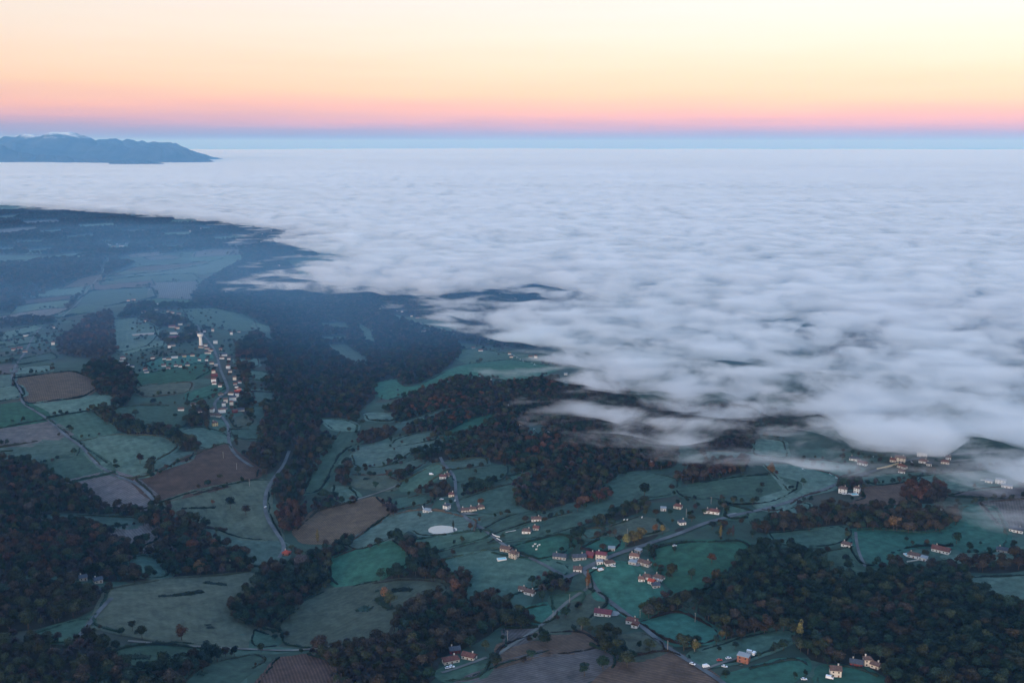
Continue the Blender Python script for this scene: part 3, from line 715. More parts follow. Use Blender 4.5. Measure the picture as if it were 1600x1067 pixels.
NEAR = {'r': [crown('r', s, 520, .062) for s in (1, 2, 3, 4)], 'b': [crown('b', s, 620, .062) for s in (5, 6, 7, 8)], 'p': [crown('p', 9, 380, .05)], 'c': [crown('c', 10, 420, .055)], 'x': [bare_crown(s, 420, .06) for s in (11, 12)]}
FAR = [crown('r', s, 120, .12) for s in (21, 22, 23)]+[crown('b', s, 130, .12) for s in (24, 25)]
TR = [trunk_mesh(s) for s in (1, 2, 3)]

def tint_of(k, r=rng):
    c = PAL[k]; f = r.uniform(.75, 1.3); return [c[0]*f*r.uniform(.88, 1.14), c[1]*f, c[2]*f*r.uniform(.88, 1.14)]
def make_tree(x, y, h, shape, key, name='broadleaf_tree', **kw):
    z = float(H(x, y)); root = thing(name, 'tree', (x, y, z), rng.uniform(0, 6.28), **kw); root.scale = (h*rng.uniform(.9, 1.12), h*rng.uniform(.9, 1.12), h)
    tr = obj('trunk', rng.choice(TR), None, root); c = obj('crown', rng.choice(NEAR[shape]), None, root); c['tint'] = tint_of(key); return root
for u, v, h, s, key, lab in SOLO:
    x, y = ground(u, v); make_tree(x, y, h, s, key, {'p': 'poplar_tree', 'c': 'conifer_tree'}.get(s, 'broadleaf_tree'), label=lab, px=(u, v))
# keep scattered trees off the houses and roads later: the house list is needed first
# ------------------------------------------------------------------ houses: foot pixel, width in px, storeys, wall, roof, turn in degrees, description
HOUSES = """
704,1037 30 1 c r 18 long cream farmhouse with red roof
733,1031 26 1 c r -28 cream cottage with red roof
710,1021 20 1 m k 10 low dark shed
1307,1058 19 2 c n 10 cream two-storey house with brown roof
1340,1042 22 1 m k 0 dark maroon house
1357,1041 14 2 c n 20 cream gabled house with brown roof
1370,1045 15 1 c n -22 cream low house with brown roof
1163,1036 21 2 o l -14 orange brick house with pale flat roof
943,963 32 1 w m -12 large hall with maroon roof
988,975 21 1 w r -14 white house with red roof
993,981 11 1 w r 70 small white wing with red roof
828,930 20 1 w n -28 white long house with brown roof
816,925 10 1 w n -20 small white shed
1012,906 17 1 w n -5 white house with brown roof
1030,907 20 1 w n -30 long white house with brown roof
1019,913 11 1 w b -25 white house with bright red roof
1025,919 14 1 g k 20 grey low shed with dark roof
1003,909 7 1 w o 0 tiny white annexe with orange roof
992,873 19 1 w o -8 white house with orange roof
1008,884 24 1 g n -30 long grey barn with brown roof
990,883 15 1 g l -20 pale lean-to shed
998,864 9 1 g l -25 small green-grey store
956,861 13 1 g l 0 small grey-green lean-to
875,874 26 1 g k -12 wide shed with blue-grey roof
905,875 26 1 g k 12 open barn with blue-grey roof
923,871 15 1 m m -20 barn with maroon roof
940,875 20 2 c m -14 big cream house with maroon roof
953,884 19 1 w n 25 white cottage with brown roof
903,894 16 1 w n -5 small white house with brown roof
937,882 8 1 w l 10 small white shed with pale roof
803,873 17 2 s n -38 stone farmhouse with brown roof
791,862 22 1 s n -30 old barn with brown roof
823,834 17 1 w n -10 white villa with brown roof
838,815 19 1 w n 4 white bungalow with brown roof
838,829 8 1 g r -15 tiny red-roofed shed
726,801 14 1 c n 5 cream low house
739,799 15 1 c n 0 cream middle house
751,796 13 1 c n 12 cream end house
698,797 12 2 w k 50 white gabled house
705,776 11 1 c r 0 small cream house with red roof
667,801 13 1 w l -30 white flat-roofed house
692,748 13 1 w r -10 white cottage with red roof
700,745 10 1 g n -30 grey cottage
1060,795 15 1 c r -20 cream bungalow with red roof
1037,798 8 1 w l 0 tiny white outbuilding
1116,803 22 1 w r -8 white villa with red roof
1104,802 9 1 w n 15 white garage
1066,820 13 1 w k 25 small white house with dark roof
1318,771 15 2 w n -5 white house with brown roof
1340,770 10 2 w n -15 white house with brown roof
1324,855 17 1 w n -15 white cottage with brown roof
1430,872 22 1 w n -12 white villa with brown roof
1444,876 14 1 w l -15 white pool house
1473,864 30 1 w r -12 long white house with red roof
1590,832 22 1 w k -5 white house with dark roof
1570,864 22 1 g k 0 low grey house with dark roof
1336,720 18 1 w k -5 low white house
1349,727 17 1 w r -20 white house with red roof
1408,722 18 2 c n -12 big cream house
1396,722 10 1 c r 0 small cream house with red roof
1411,732 16 1 c r -35 cream cottage with red roof
1410,740 12 1 w n 0 white cottage with brown roof
1442,714 17 2 w l 0 pale house in the mist
1444,724 15 1 w r -8 white house with red roof
1453,728 9 1 w k 0 small white gabled house
1478,725 14 1 c r 0 cream cottage with red roof
1483,718 9 1 w n 0 small white cottage
1475,713 11 1 g k -30 grey barn with dark roof
1547,755 12 1 w l -10 low white wing
1565,757 16 2 w l -10 white modern house with flat roof
1575,763 18 1 w l 0 wide white annexe with flat roof
447,868 13 1 o b -38 brick house with bright red roof
465,878 8 1 g n 20 small grey house with brown roof
128,907 13 1 s k 5 stone cottage with dark roof
151,911 14 1 s k 15 stone house with slate roof
200,471 6 1 c o 0 cottage with orange roof
208,470 7 1 c o 0 cottage with orange roof
247,476 8 1 w l 0 white house
243,479 6 1 c l 0 cream house
244,485 6 1 g k 0 grey house
224,489 8 1 w o 0 white house with orange roof
262,488 5 1 w n 0 white cottage
268,490 8 1 c o -15 cream house with orange roof
279,492 8 1 g n 0 grey house
263,500 8 1 w n 0 white house with brown roof
227,503 7 1 w r 0 white house with red roof
281,508 8 1 w l 0 white house with pale roof
268,512 12 1 g r 0 long barn with red roof
276,514 9 1 c o 0 cream house with orange roof
294,511 5 1 w n 0 small white house
270,522 12 1 w l 0 long white shed
278,523 6 1 w l 0 white shed
295,525 10 1 g n 0 grey barn
307,522 6 1 g o -10 house with orange roof
271,530 18 1 g m 0 very long barn with maroon roof
332,518 5 2 c r 0 cream house with red roof
319,519 4 1 w n 0 tiny white house
361,523 5 2 w n 0 white house with brown roof
373,520 4 1 w n 0 small white house
336,537 8 2 w l 0 white block house
264,544 3 2 w n 0 narrow white house
270,541 8 1 g k 0 grey house
320,541 8 1 w n -15 white house with brown roof
314,544 9 1 s n -30 stone house with brown roof
323,546 8 1 s r -20 stone house with red roof
329,549 7 1 c r -25 cream house with red roof
324,553 12 1 c n 0 long cream house
344,547 6 1 s r 0 stone house with red roof
348,556 14 1 w k 5 large white hall with slate roof
346,561 9 1 w n 0 low white house
357,562 3 1 w n 0 tiny white hut
191,561 8 1 w o 20 white house with orange roof
189,565 6 1 w n 20 small white house
198,571 7 1 w n 10 white house with brown roof
206,574 7 1 w k 0 white bungalow
238,561 8 1 w n 0 white house with brown roof
226,579 8 1 c r 0 cream house with red roof
228,583 8 1 w k 10 white bungalow
256,562 7 1 w k 0 white bungalow
263,563 9 1 c n 0 cream bungalow
272,560 12 1 w l 0 wide white house
287,558 8 1 y n 0 yellow bungalow
300,557 8 1 c n 0 cream bungalow
311,564 6 1 w n 0 small white house
322,564 6 1 w n 0 white cottage
330,569 8 1 c n 0 cream house
337,572 6 1 g l 0 grey shed
255,573 8 1 w n 0 white bungalow
262,577 8 1 g n 0 brown-roofed cottage
274,573 7 1 w n 0 white bungalow with brown roof
281,574 5 1 w n 0 small white cottage
292,572 8 1 c k 0 cream bungalow
356,576 7 2 w r -15 white house with red roof
359,582 7 1 c n 0 cream cottage
333,584 7 2 c r 0 cream house with red roof
334,588 11 1 m r 15 red roofed barn
333,597 9 2 w r 0 white house with red roof
334,601 8 1 w r -5 white cottage with red roof
343,605 7 1 w n 0 white cottage with brown roof
366,594 5 2 c n 0 narrow cream house
374,599 6 1 w r 0 white cottage with red roof
367,602 6 1 g r 0 grey cottage with red roof
369,606 6 1 w k 0 white cottage with slate roof
373,610 8 1 w r -10 white house with red roof
371,614 12 1 m b 5 barn with bright red roof
360,617 10 1 w n -10 long white house
344,618 8 1 s n 25 stone house
370,621 4 2 w l 0 white tower house
363,626 13 2 w k 0 long white hall with slate roof
352,629 8 2 c n 0 cream house with brown roof
361,633 6 2 c r 0 cream house with red roof
349,635 4 2 w k 0 small white belfry house
351,640 8 1 g k -30 house with blue-grey roof
346,645 13 2 w n 12 large white house
331,644 7 2 w n 60 white gabled house
282,642 11 1 w n -5 white bungalow
301,634 9 1 g n 5 grey house
312,646 4 1 w n 0 tiny white cottage
334,651 14 1 g n -10 long stone barn
341,652 8 1 c n -30 cream cottage
335,666 10 2 y n 12 yellow house
366,645 9 1 m r 20 red roofed barn
376,643 12 1 g k 5 long barn with blue-grey roof
40,526 9 1 w l 0 white-green shed
83,513 5 1 w n 0 white cottage
82,539 6 2 w n 0 white house
30,546 9 1 g r 0 grey farm with red roof
38,551 8 1 s n 0 stone house
20,548 7 1 g r 0 grey barn with red roof
588,479 5 1 w r 0 white cottage with red roof
628,488 4 1 w l 0 white hut
643,495 4 1 w l 0 white hut
652,498 7 1 g n 0 grey barn
667,518 8 1 w r 0 white farm
661,519 6 1 w n 0 small white wing
739,545 7 1 g n 20 grey farm
751,549 9 1 w r 0 white house with red roof
796,554 6 1 w n 0 white cottage
799,559 7 1 c n 0 cream cottage
837,560 7 2 w r 0 white house with red roof
829,559 8 1 g n 0 grey barn
884,586 6 1 w l 0 white shed in the mist
"""
HS = []
for ln in HOUSES.strip().split('\n'):
    p, w, st, wc, rc, a, d = ln.split(' ', 6); u, v = map(float, p.split(','))
    HS.append((u, v, float(w), int(st), wc, rc, float(a), d))
FARH = [(170,383),(178,387),(185,382),(190,386),(198,381),(167,393),(155,392),(205,371),(237,375),(178,372),(232,368),(310,360),(315,358),(342,366),(373,338),(378,340),(298,362),(213,366),
        (150,333),(165,334),(128,333),(300,347),(320,343),(335,342),(350,338),(360,335),(248,383),(190,377),(295,372),(180,368),(217,362),(305,365),(386,340),(175,379),(183,375)]
def house_mesh_parts(root, W, D, hgt, wc, rc, flat, hip, near):
    rise = 0 if flat else D*.26
    m = MB(); x, y = W/2, D/2
    m.add([(-x,-y,-2.5),(x,-y,-2.5),(x,y,-2.5),(-x,y,-2.5),(-x,-y,hgt),(x,-y,hgt),(x,y,hgt),(-x,y,hgt)], [(0,1,5,4),(1,2,6,5),(2,3,7,6),(3,0,4,7),(4,5,6,7)])
    if not flat and not hip:
        m.add([(-x,-y,hgt),(-x,y,hgt),(-x,0,hgt+rise)], [(0,2,1)]); m.add([(x,-y,hgt),(x,y,hgt),(x,0,hgt+rise)], [(0,1,2)])
    obj('wall', m.mesh('wall'), WALL[wc], root)
    r = MB(); o = .55; X, Yy = x+o, y+o; t = .22; e = hgt-.12
    if flat: r.box(-X+.2, X-.2, -Yy+.2, Yy-.2, hgt+.01, hgt+.4)
    else:
        k = rise*(Yy/y) + .25; ridx = (X-Yy*.8) if hip else X
        ridx = max(ridx, .5)
        T = [(-X,-Yy,e+t),(X,-Yy,e+t),(X,Yy,e+t),(-X,Yy,e+t),(-ridx,0,e+t+k),(ridx,0,e+t+k)]; Bt = [(a, b, c-t) for a, b, c in T]
        r.add(T+Bt, [(0,1,5,4),(2,3,4,5),(1,2,5),(3,0,4),(7,6,10,11),(9,8,11,10),(8,7,11),(6,9,10),(0,6,7,1),(1,7,8,2),(2,8,9,3),(3,9,6,0)])
    ro = obj('roof', r.mesh('roof'), ROOF[rc], root)
    if not flat and near:
        c = MB(); cx = x*rng.choice((-.55, .5)); c.box(cx-.45, cx+.45, -.35+D*.12, .35+D*.12, hgt+.2, hgt+rise+1.5); c.box(cx-.55, cx+.55, -.45+D*.12, .45+D*.12, hgt+rise+1.502, hgt+rise+1.7)
        obj('chimney', c.mesh('chimney'), WALL['c' if wc == 'c' else 's'], ro)
    if near:
        wm = MB(); wm.box(-.55, .55, -.08, .08, 0, 1.25); wme = wm.mesh('window'); wme.materials.append(M['glass'])
        nst = max(1, round(hgt/2.9)); nwin = max(2, int(W/3.2))
        for s in range(nst):
            for i in range(nwin):
                px = -x+W*(i+.5)/nwin
                for sy in (-1, 1):
                    if s == 0 and i == nwin//2 and sy == -1: continue
                    w = obj('window', wme, None, root); w.location = (px, sy*y, .95+s*2.8)
            for sx in (-1, 1):
                w = obj('window', wme, None, root); w.location = (sx*x, 0, .95+s*2.8); w.rotation_euler = (0, 0, math.pi/2)
        d = MB(); px = -x+W*(nwin//2+.5)/nwin; d.box(px-.55, px+.55, -y-.09, -y+.05, -.2, 2.1); obj('door', d.mesh('door'), M['shutter'], root)
def build_house(u, v, wpx, st, wc, rc, ang, desc):
    x, y = ground(u, v); sl = math.sqrt(x*x+y*y+CAMZ*CAMZ); W = max(6.0, wpx*sl/FPX*.78); flat = rc == 'l'
    D = min(max(W*.55, 6.5), 11) if W > 8 else W*.9
    hgt = (3.0 if st == 1 else 5.7)*(1.0 if sl < 1500 else .95)
    barn = any(k in desc for k in ('barn', 'shed', 'hall', 'store', 'lean-to', 'hut'))
    z = float(H(x, y)); nm = 'barn' if 'barn' in desc else 'shed' if any(k in desc for k in ('shed', 'store', 'lean-to', 'hut')) else 'hall' if 'hall' in desc else 'house'
    root = thing(nm, nm, (x, y+D*.45, z), math.radians(ang)-math.atan2(x, y), desc=desc, px=(u, v-2), group=None)
    house_mesh_parts(root, W, D, hgt, wc, rc, flat, (not barn) and (int(u*7+v) % 3 != 0), sl < 1550)
    return x, y+D*.45, max(W, D)*.5
KEEP = [build_house(*h) for h in HS]
for i, (u, v) in enumerate(FARH):
    x, y = ground(u, v); root = thing('house', 'house', (x, y, float(H(x, y))), rng.uniform(-.4, .4), desc='tiny %s house' % ('white', 'orange roofed', 'pale')[i % 3], px=(u, v), group='houses of the far hamlets')
    house_mesh_parts(root, rng.uniform(11, 17), 9, 5.5, 'wcw'[i % 3], 'nol'[i % 3], False, False, False)
# ------------------------------------------------------------------ roads
ROADS = """
asphalt 5.5 1150,1085 1130,1067 1080,1035 1045,1015 1010,985 985,965 960,945 935,927 923,912 926,902 912,893
asphalt 6.5 885,903 912,890 930,880 975,862 1000,855 1060,835 1100,818 1150,805 1200,795 1235,784 1262,774 1290,765 1310,756 1340,745 1380,731 1420,719 1460,712 1560,706
dirt 4.0 925,915 885,940 860,965 830,990 800,1008 770,1030
asphalt 4.5 688,715 694,728 708,740 712,755 712,775 717,795 730,813 760,830 778,846 800,861 845,880 885,903
asphalt 5.0 452,705 443,728 427,748 416,768 413,790 417,810 430,830 443,848 445,860 436,872
asphalt 5.5 307,508 318,524 333,543 340,560 345,580 354,600 357,612 345,620 334,630 338,642 350,655 358,668 357,688 362,704 375,718 395,730
asphalt 5.0 65,510 50,530 40,550 25,570 18,590 32,610 35,630 50,640 70,652 85,665 105,683 130,700 150,725 172,740 205,752 225,765 240,782
asphalt 4.5 175,935 155,955 135,982 118,1003 100,1010
dirt 4.0 200,1002 260,1008 330,1012 400,1014 445,1017 500,1013 560,1005 605,997
dirt 4.0 690,1052 715,1045 740,1036 760,1028
dirt 3.5 1100,1047 1130,1035 1155,1028
asphalt 3.5 1337,832 1338,850 1346,876 1352,886
dirt 3.5 540,786 570,777 600,768 625,757
dirt 4.0 1440,716 1480,722 1520,718
dirt 3.5 95,498 110,485 125,470 138,452 158,430 170,405
asphalt 4.0 612,487 640,496 665,504 700,512 740,530 790,542 850,556
"""
RP = []
def ribbon(name, pts, w, z, m, kind='structure'):
    P = resample(np.array(pts), 12, closed=False); T = np.gradient(P, axis=0); T /= np.linalg.norm(T, axis=1)[:, None]; Nn = np.stack([-T[:, 1], T[:, 0]], 1)
    V = []; F = []
    for k, s in enumerate((-.5, 0, .5)):
        Q = P+Nn*w*s; hz = H(Q[:, 0], Q[:, 1])+z+(0.0 if s else .02)
        V += [(a, b, c) for (a, b), c in zip(Q, hz)]
    n = len(P); F = [(k*n+i, k*n+n+i, k*n+n+i+1, k*n+i+1) for k in (0, 1) for i in range(n-1)]
    F = [f[::-1] for f in F]
    me = bpy.data.meshes.new(name); me.from_pydata(V, [], F); me.update(); RP.append(P)
    return obj(name, me, m, kind=kind)
for i, ln in enumerate(ROADS.strip().split('\n')):
    k, w, *p = ln.split(); ribbon('road' if k == 'asphalt' else 'track', [ground(*map(float, q.split(','))) for q in p], float(w)*.85, .95+.006*i, M[k])
def patch(name, px, z, m): 
    return drape(name, resample(np.array([ground(u, v) for u, v in px]), 8), z, m)
patch('pond', [(667,833),(666,828),(671,823),(690,821),(705,823),(716,826),(718,830),(712,832),(700,833),(690,836),(674,837)], .9, M['water'])['kind'] = 'structure'
patch('yard', [(945,956),(960,952),(975,960),(968,965),(950,966)], 1.0, M['yard'])
patch('yard', [(925,893),(945,883),(950,889),(935,898)], 1.21, M['sand']); patch('yard', [(940,886),(950,882),(955,885),(945,888)], 1.23, M['sand'])
patch('yard', [(980,882),(1000,879),(1012,885),(995,889)], 1.24, M['yard']); patch('yard', [(1130,805),(1150,800),(1160,803),(1130,813)], .95, M['yard'])
patch('yard', [(1145,1040),(1160,1036),(1172,1040),(1155,1046)], .95, M['dirt']); patch('yard', [(1440,878),(1450,872),(1456,874),(1445,880)], .95, M['dirt'])
patch('yard', [(710,795),(730,803),(755,802),(750,806),(725,806)], 1.3, M['dirt'])

# ------------------------------------------------------------------ trees: the 300 nearest are things of their own, the rest one mass
keep = []
KX = np.array([k[0] for k in KEEP]); KY = np.array([k[1] for k in KEEP]); KR = np.array([k[2] for k in KEEP])
RPa = np.concatenate(RP)
TA = np.array([(t[0], t[1]) for t in trees])
okh = np.ones(len(TA), bool)
for x, y, r in KEEP:                     # clear of the house and of the view onto its front
    d = TA-[x, y]; q = np.hypot(x, y); ux, uy = -x/q, -y/q; al = d[:, 0]*ux+d[:, 1]*uy; la = np.abs(d[:, 0]*uy-d[:, 1]*ux)
    okh &= ~((al > -r-3) & (al < r+26) & (la < r+3.5))
for i in range(0, len(RPa)):
    dx = TA[:, 0]-RPa[i, 0]; dy = TA[:, 1]-RPa[i, 1]
    okh &= ~(dx*dx+dy*dy < 64)
pondc = ground(690, 829); okh &= np.hypot(TA[:, 0]-pondc[0], TA[:, 1]-pondc[1]) > 42
trees = [t for t, k in zip(trees, okh) if k]
vis = []
for i, (x, y, h, k, nm) in enumerate(trees):
    if y < 10: continue
    u, v = pix(x, y, float(0)); 
    if -10 < u < 1610 and v < 1090: vis.append((h/math.hypot(x, y), i))
vis.sort(reverse=True); big = set(i for _, i in vis[:250])
for i in sorted(big):
    x, y, h, k, nm = trees[i]; wn = nm.replace('_', ' ')
    place = {'big_wood': 'in the big wood at the bottom right corner', 'bottom_wood': 'in the dark wood at the bottom centre', 'bottom_left_wood': 'in the dark wood at the bottom left corner'}.get(nm, 'near the bottom edge of the view')
    make_tree(x, y, h, 'x' if k == 'P' else rng.choice('rrb'), k, 'bare_tree' if k == 'P' else 'broadleaf_tree', label='%s tree %s' % (PNAME[k], place), group='%s trees %s' % (PNAME[k], place))
rest = [t for i, t in enumerate(trees) if i not in big]
def proto(name, me, tr=None):
    o = bpy.data.objects.new(name, me); c = bpy.data.collections.new(name); c.objects.link(o); return c
def join_tree(cm, tm):
    bm = bmesh.new(); bm.from_mesh(cm); bm.from_mesh(tm); nf = len(cm.polygons); me = bpy.data.meshes.new('tree_shape')
    bm.faces.ensure_lookup_table()
    for f in bm.faces[nf:]: f.material_index = 1
    bm.to_mesh(me); bm.free(); me.materials.append(M['leaf']); me.materials.append(M['bark']); return me
def scatter(name, items, shapes, label, zoff=0.0):
    """items: x, y, height, tint"""
    me = bpy.data.meshes.new(name); A = np.array([(x, y) for x, y, h, t in items]); hz = H(A[:, 0], A[:, 1])
    me.from_pydata([(a, b, c+zoff) for (a, b), c in zip(A, hz)], [], [])
    def att(n, typ, vals, key):
        at = me.attributes.new(n, typ, 'POINT'); at.data.foreach_set(key, np.array(vals, np.float32).ravel() if typ != 'INT' else np.array(vals, np.int32))
    n = len(items)
    hh = np.array([i[2] for i in items]); sw = nrg.uniform(.72, 1.28, n)
    att('sc', 'FLOAT_VECTOR', np.stack([hh*sw, hh*sw, hh], 1), 'vector')
    att('rz', 'FLOAT_VECTOR', np.stack([nrg.normal(0, .04, n), nrg.normal(0, .04, n), nrg.uniform(0, 6.28, n)], 1), 'vector')
    att('which', 'INT', nrg.randint(0, len(shapes), n), 'value')
    att('tint', 'FLOAT_COLOR', [(*t, 1) for *_, t in items], 'color')
    o = obj(name, me, kind='stuff'); o['label'] = label
    ng = bpy.data.node_groups.new(name, 'GeometryNodeTree')
    ng.interface.new_socket('Geometry', in_out='INPUT', socket_type='NodeSocketGeometry'); ng.interface.new_socket('Geometry', in_out='OUTPUT', socket_type='NodeSocketGeometry')
    gi = ng.nodes.new('NodeGroupInput'); go = ng.nodes.new('NodeGroupOutput'); join = ng.nodes.new('GeometryNodeJoinGeometry')
    def na(n_, t): 
        a = ng.nodes.new('GeometryNodeInputNamedAttribute'); a.data_type = t; a.inputs[0].default_value = n_; return a.outputs[0]
    for k, sm in enumerate(shapes):
        po = bpy.data.objects.new('tree_shape', sm)
        oi = ng.nodes.new('GeometryNodeObjectInfo'); oi.inputs['Object'].default_value = po; oi.inputs['As Instance'].default_value = True
        ip = ng.nodes.new('GeometryNodeInstanceOnPoints'); ng.links.new(gi.outputs[0], ip.inputs['Points']); ng.links.new(oi.outputs['Geometry'], ip.inputs['Instance'])
        cmp_ = ng.nodes.new('FunctionNodeCompare'); cmp_.data_type = 'INT'; cmp_.operation = 'EQUAL'
        ints = [s for s in cmp_.inputs if s.type == 'INT']; ng.links.new(na('which', 'INT'), ints[0]); ints[1].default_value = k
        ng.links.new(cmp_.outputs[0], ip.inputs['Selection'])
        e2r = ng.nodes.new('FunctionNodeEulerToRotation'); ng.links.new(na('rz', 'FLOAT_VECTOR'), e2r.inputs[0]); ng.links.new(e2r.outputs[0], ip.inputs['Rotation'])
        ng.links.new(na('sc', 'FLOAT_VECTOR'), ip.inputs['Scale']); ng.links.new(ip.outputs[0], join.inputs[0])
    ng.links.new(join.outputs[0], go.inputs[0])
    md = o.modifiers.new('instances', 'NODES'); md.node_group = ng
    return o
nearS = [join_tree(NEAR[s][i], TR[i % 3]) for s, i in (('r', 0), ('r', 1), ('r', 2), ('b', 0), ('b', 1), ('b', 2))]
bareS = [join_tree(NEAR['x'][i], TR[i]) for i in (0, 1)]
a, b, c = [], [], []
for x, y, h, k, nm in rest:
    it = (x, y, h, tint_of(k))
    if math.hypot(x, y) > 2300: c.append(it)
    elif k == 'P': b.append(it)
    else: a.append(it)
print('trees', len(big), len(a), len(b), len(c))
scatter('woodland', a, nearS, 'mixed autumn woodland covering the slopes around the fields')
scatter('bare_woodland', b, bareS, 'grey leafless trees mixed into the woodland')
scatter('distant_woodland', c, FAR, 'distant woodland fading blue beyond the village')

# ------------------------------------------------------------------ hedges: leafy strips along field borders
def leafy_strip(name, P, w, h, cat, per_m, size, tint, desc=None, px=None, label=None, group=None):
    seg = np.diff(P, axis=0); ln = np.linalg.norm(seg, axis=1); tot = ln.sum(); n = int(min(6000, max(24, tot*per_m)))
    t = nrg.uniform(0, tot, n); cs = np.concatenate([[0], np.cumsum(ln)]); i = np.clip(np.searchsorted(cs, t)-1, 0, len(ln)-1); f = (t-cs[i])/ln[i]
    B = P[i]+seg[i]*f[:, None]; nn = np.stack([-seg[i, 1], seg[i, 0]], 1)/ln[i][:, None]
    ph = rng.uniform(0, 9); bul = .62+.38*np.sin(t/5.3+ph)*np.sin(t/2.9+1)+.35*np.sin(t/17+ph)      # bushes of uneven height with gaps
    bul = np.clip(bul, .12, 1.5)
    a = nrg.uniform(0, math.pi, n); rr = nrg.uniform(.7, 1.05, n)
    dx = np.cos(a)*w*.5*rr*(.6+.4*bul); dz = np.sin(a)*h*rr*bul
    XY = B+nn*dx[:, None]; z = H(XY[:, 0], XY[:, 1])+dz
    pts = np.column_stack([XY, z]); nor = np.column_stack([nn*np.cos(a)[:, None], np.sin(a)+.05])
    c = pts.mean(0); V = leaf_cards(pts-c, nor, size, rng.randint(0, 9999))
    # solid heart of the hedge
    Vl = V.tolist(); F = [tuple(range(4*k, 4*k+4)) for k in range(n)]
    Pc = resample(P, max(2.5, size*2), closed=False); T = np.gradient(Pc, axis=0) if len(Pc) > 1 else Pc; T /= np.maximum(1e-6, np.linalg.norm(T, axis=1)[:, None])
    cum = np.concatenate([[0], np.cumsum(np.linalg.norm(np.diff(Pc, axis=0), axis=1))]); bb = np.clip(.62+.38*np.sin(cum/5.3+ph)*np.sin(cum/2.9+1)+.35*np.sin(cum/17+ph), .12, 1.5)
    k0 = len(Vl); m = len(Pc)
    for s, zz in ((-.42, 0), (-.25, .75), (.25, .75), (.42, 0)):
        Q = Pc+np.stack([-T[:, 1], T[:, 0]], 1)*w*s*(.6+.4*bb)[:, None]; hz = H(Q[:, 0], Q[:, 1])+zz*h*bb-(0.2 if zz == 0 else 0)
        Vl += (np.column_stack([Q, hz])-c).tolist()
    F += [(k0+r*m+i, k0+(r+1)*m+i, k0+(r+1)*m+i+1, k0+r*m+i+1) for r in range(3) for i in range(m-1)]
    me = bpy.data.meshes.new(name); me.from_pydata(Vl, [], F); me.update(); o = obj(name, me, M['leaf'], loc=tuple(c)); o['tint'] = tint
    tag(o, cat, label, desc, px, group); return o
used = []
nh = 0
for fi, (k, W, px) in enumerate(FLD):
    W = grow(W, 4+np.hypot(W[:, 0].mean(), W[:, 1].mean())*.0016); n = len(W); runs = []; r = random.Random(fi*3+1); cur = []
    for e in range(n):
        m = (px[e][0]+px[(e+1) % n][0])/2, (px[e][1]+px[(e+1) % n][1])/2
        dup = any(abs(m[0]-q[0]) < 16 and abs(m[1]-q[1]) < 7 for q in used)
        if r.random() < .80 and not dup and m[0] > -5 and m[0] < 1605 and m[1] < 1066 and m[1] > 395:
            cur = cur+[e]
        else:
            if cur: runs.append(cur)
            cur = []
    if cur: runs.append(cur)
    for run in runs:
        P = W[[run[0]]+[(e+1) % n for e in run]]; P = resample(P, 9, jit=1.0, closed=False); cen = P[len(P)//2]
        if np.linalg.norm(np.diff(P, axis=0), axis=1).sum() < 25: continue
        for e in run: used.append(((px[e][0]+px[(e+1) % n][0])/2, (px[e][1]+px[(e+1) % n][1])/2))
        d = np.hypot(*cen); cu, cv = pix(cen[0], cen[1], float(H(*cen)))
        kk = r.choice('DDKBD'); col_ = tint_of(kk, r); hgt = r.choice((1.6, 2.4, 3.4)); wd = r.uniform(2.2, 4.0)
        if d > 2500: hgt *= 1.3; wd *= 1.4
        leafy_strip('hedge', P, wd, hgt, 'hedge', 3.2 if d < 1500 else 1.3, .9 if d < 1500 else 1.7, col_, desc='%s %s hedge' % ('low' if hgt < 2 else 'shaggy' if hgt > 3 else 'bushy', PNAME[kk]), px=(cu, cv), group='hedges along the field borders')
        nh += 1
        # trees standing in the hedge
print('hedges', nh)
for pts, w, h, lab in [([(245,932),(262,931),(290,929),(316,924)], 9, 2.2, 'long dark bramble strip in the western pasture'), ([(612,924),(625,921),(644,922)], 12, 2.5, 'long dark scrub patch to the right of the orange tree'),
     ([(575,925),(590,924),(600,923)], 9, 2, 'dark scrub patch to the left of the orange tree'), ([(561,951),(570,952),(579,952)], 16, 2.4, 'oval dark bramble patch in the central pasture'),
     ([(595,935),(600,945),(612,952)], 14, 2.5, 'scrub under the two trees of the central pasture'), ([(320,910),(335,912),(355,914)], 9, 1.6, 'scattered bramble at the top right of the western pasture'),
     ([(325,975),(332,982)], 12, 1.6, 'bramble patch on the right of the western pasture'), ([(190,1028),(215,1026),(235,1028)], 12, 1.5, 'dark bramble patches in the small bottom left pasture'),
     ([(310,1052),(320,1054)], 8, 1.4, 'dark bush in the bottom left green field'), ([(276,795),(300,794),(337,793)], 8, 1.8, 'dark bramble strip by the yellowish trees'),
     ([(569,748),(577,749)], 9, 2.2, 'small dark bush in the valley meadow'), ([(1152,860),(1156,860)], 5, 1.6, 'small dark bush in the lush meadow'), ([(1005,857),(1070,846),(1150,849)], 4, 2.2, 'low hedge on the road side of the lush meadow')]:
    P = resample(np.array([ground(*p) for p in pts]), 5, closed=False, jit=1); leafy_strip('bramble_patch', P, w, h, 'bush', 9, .9, tint_of('D'), label=lab)
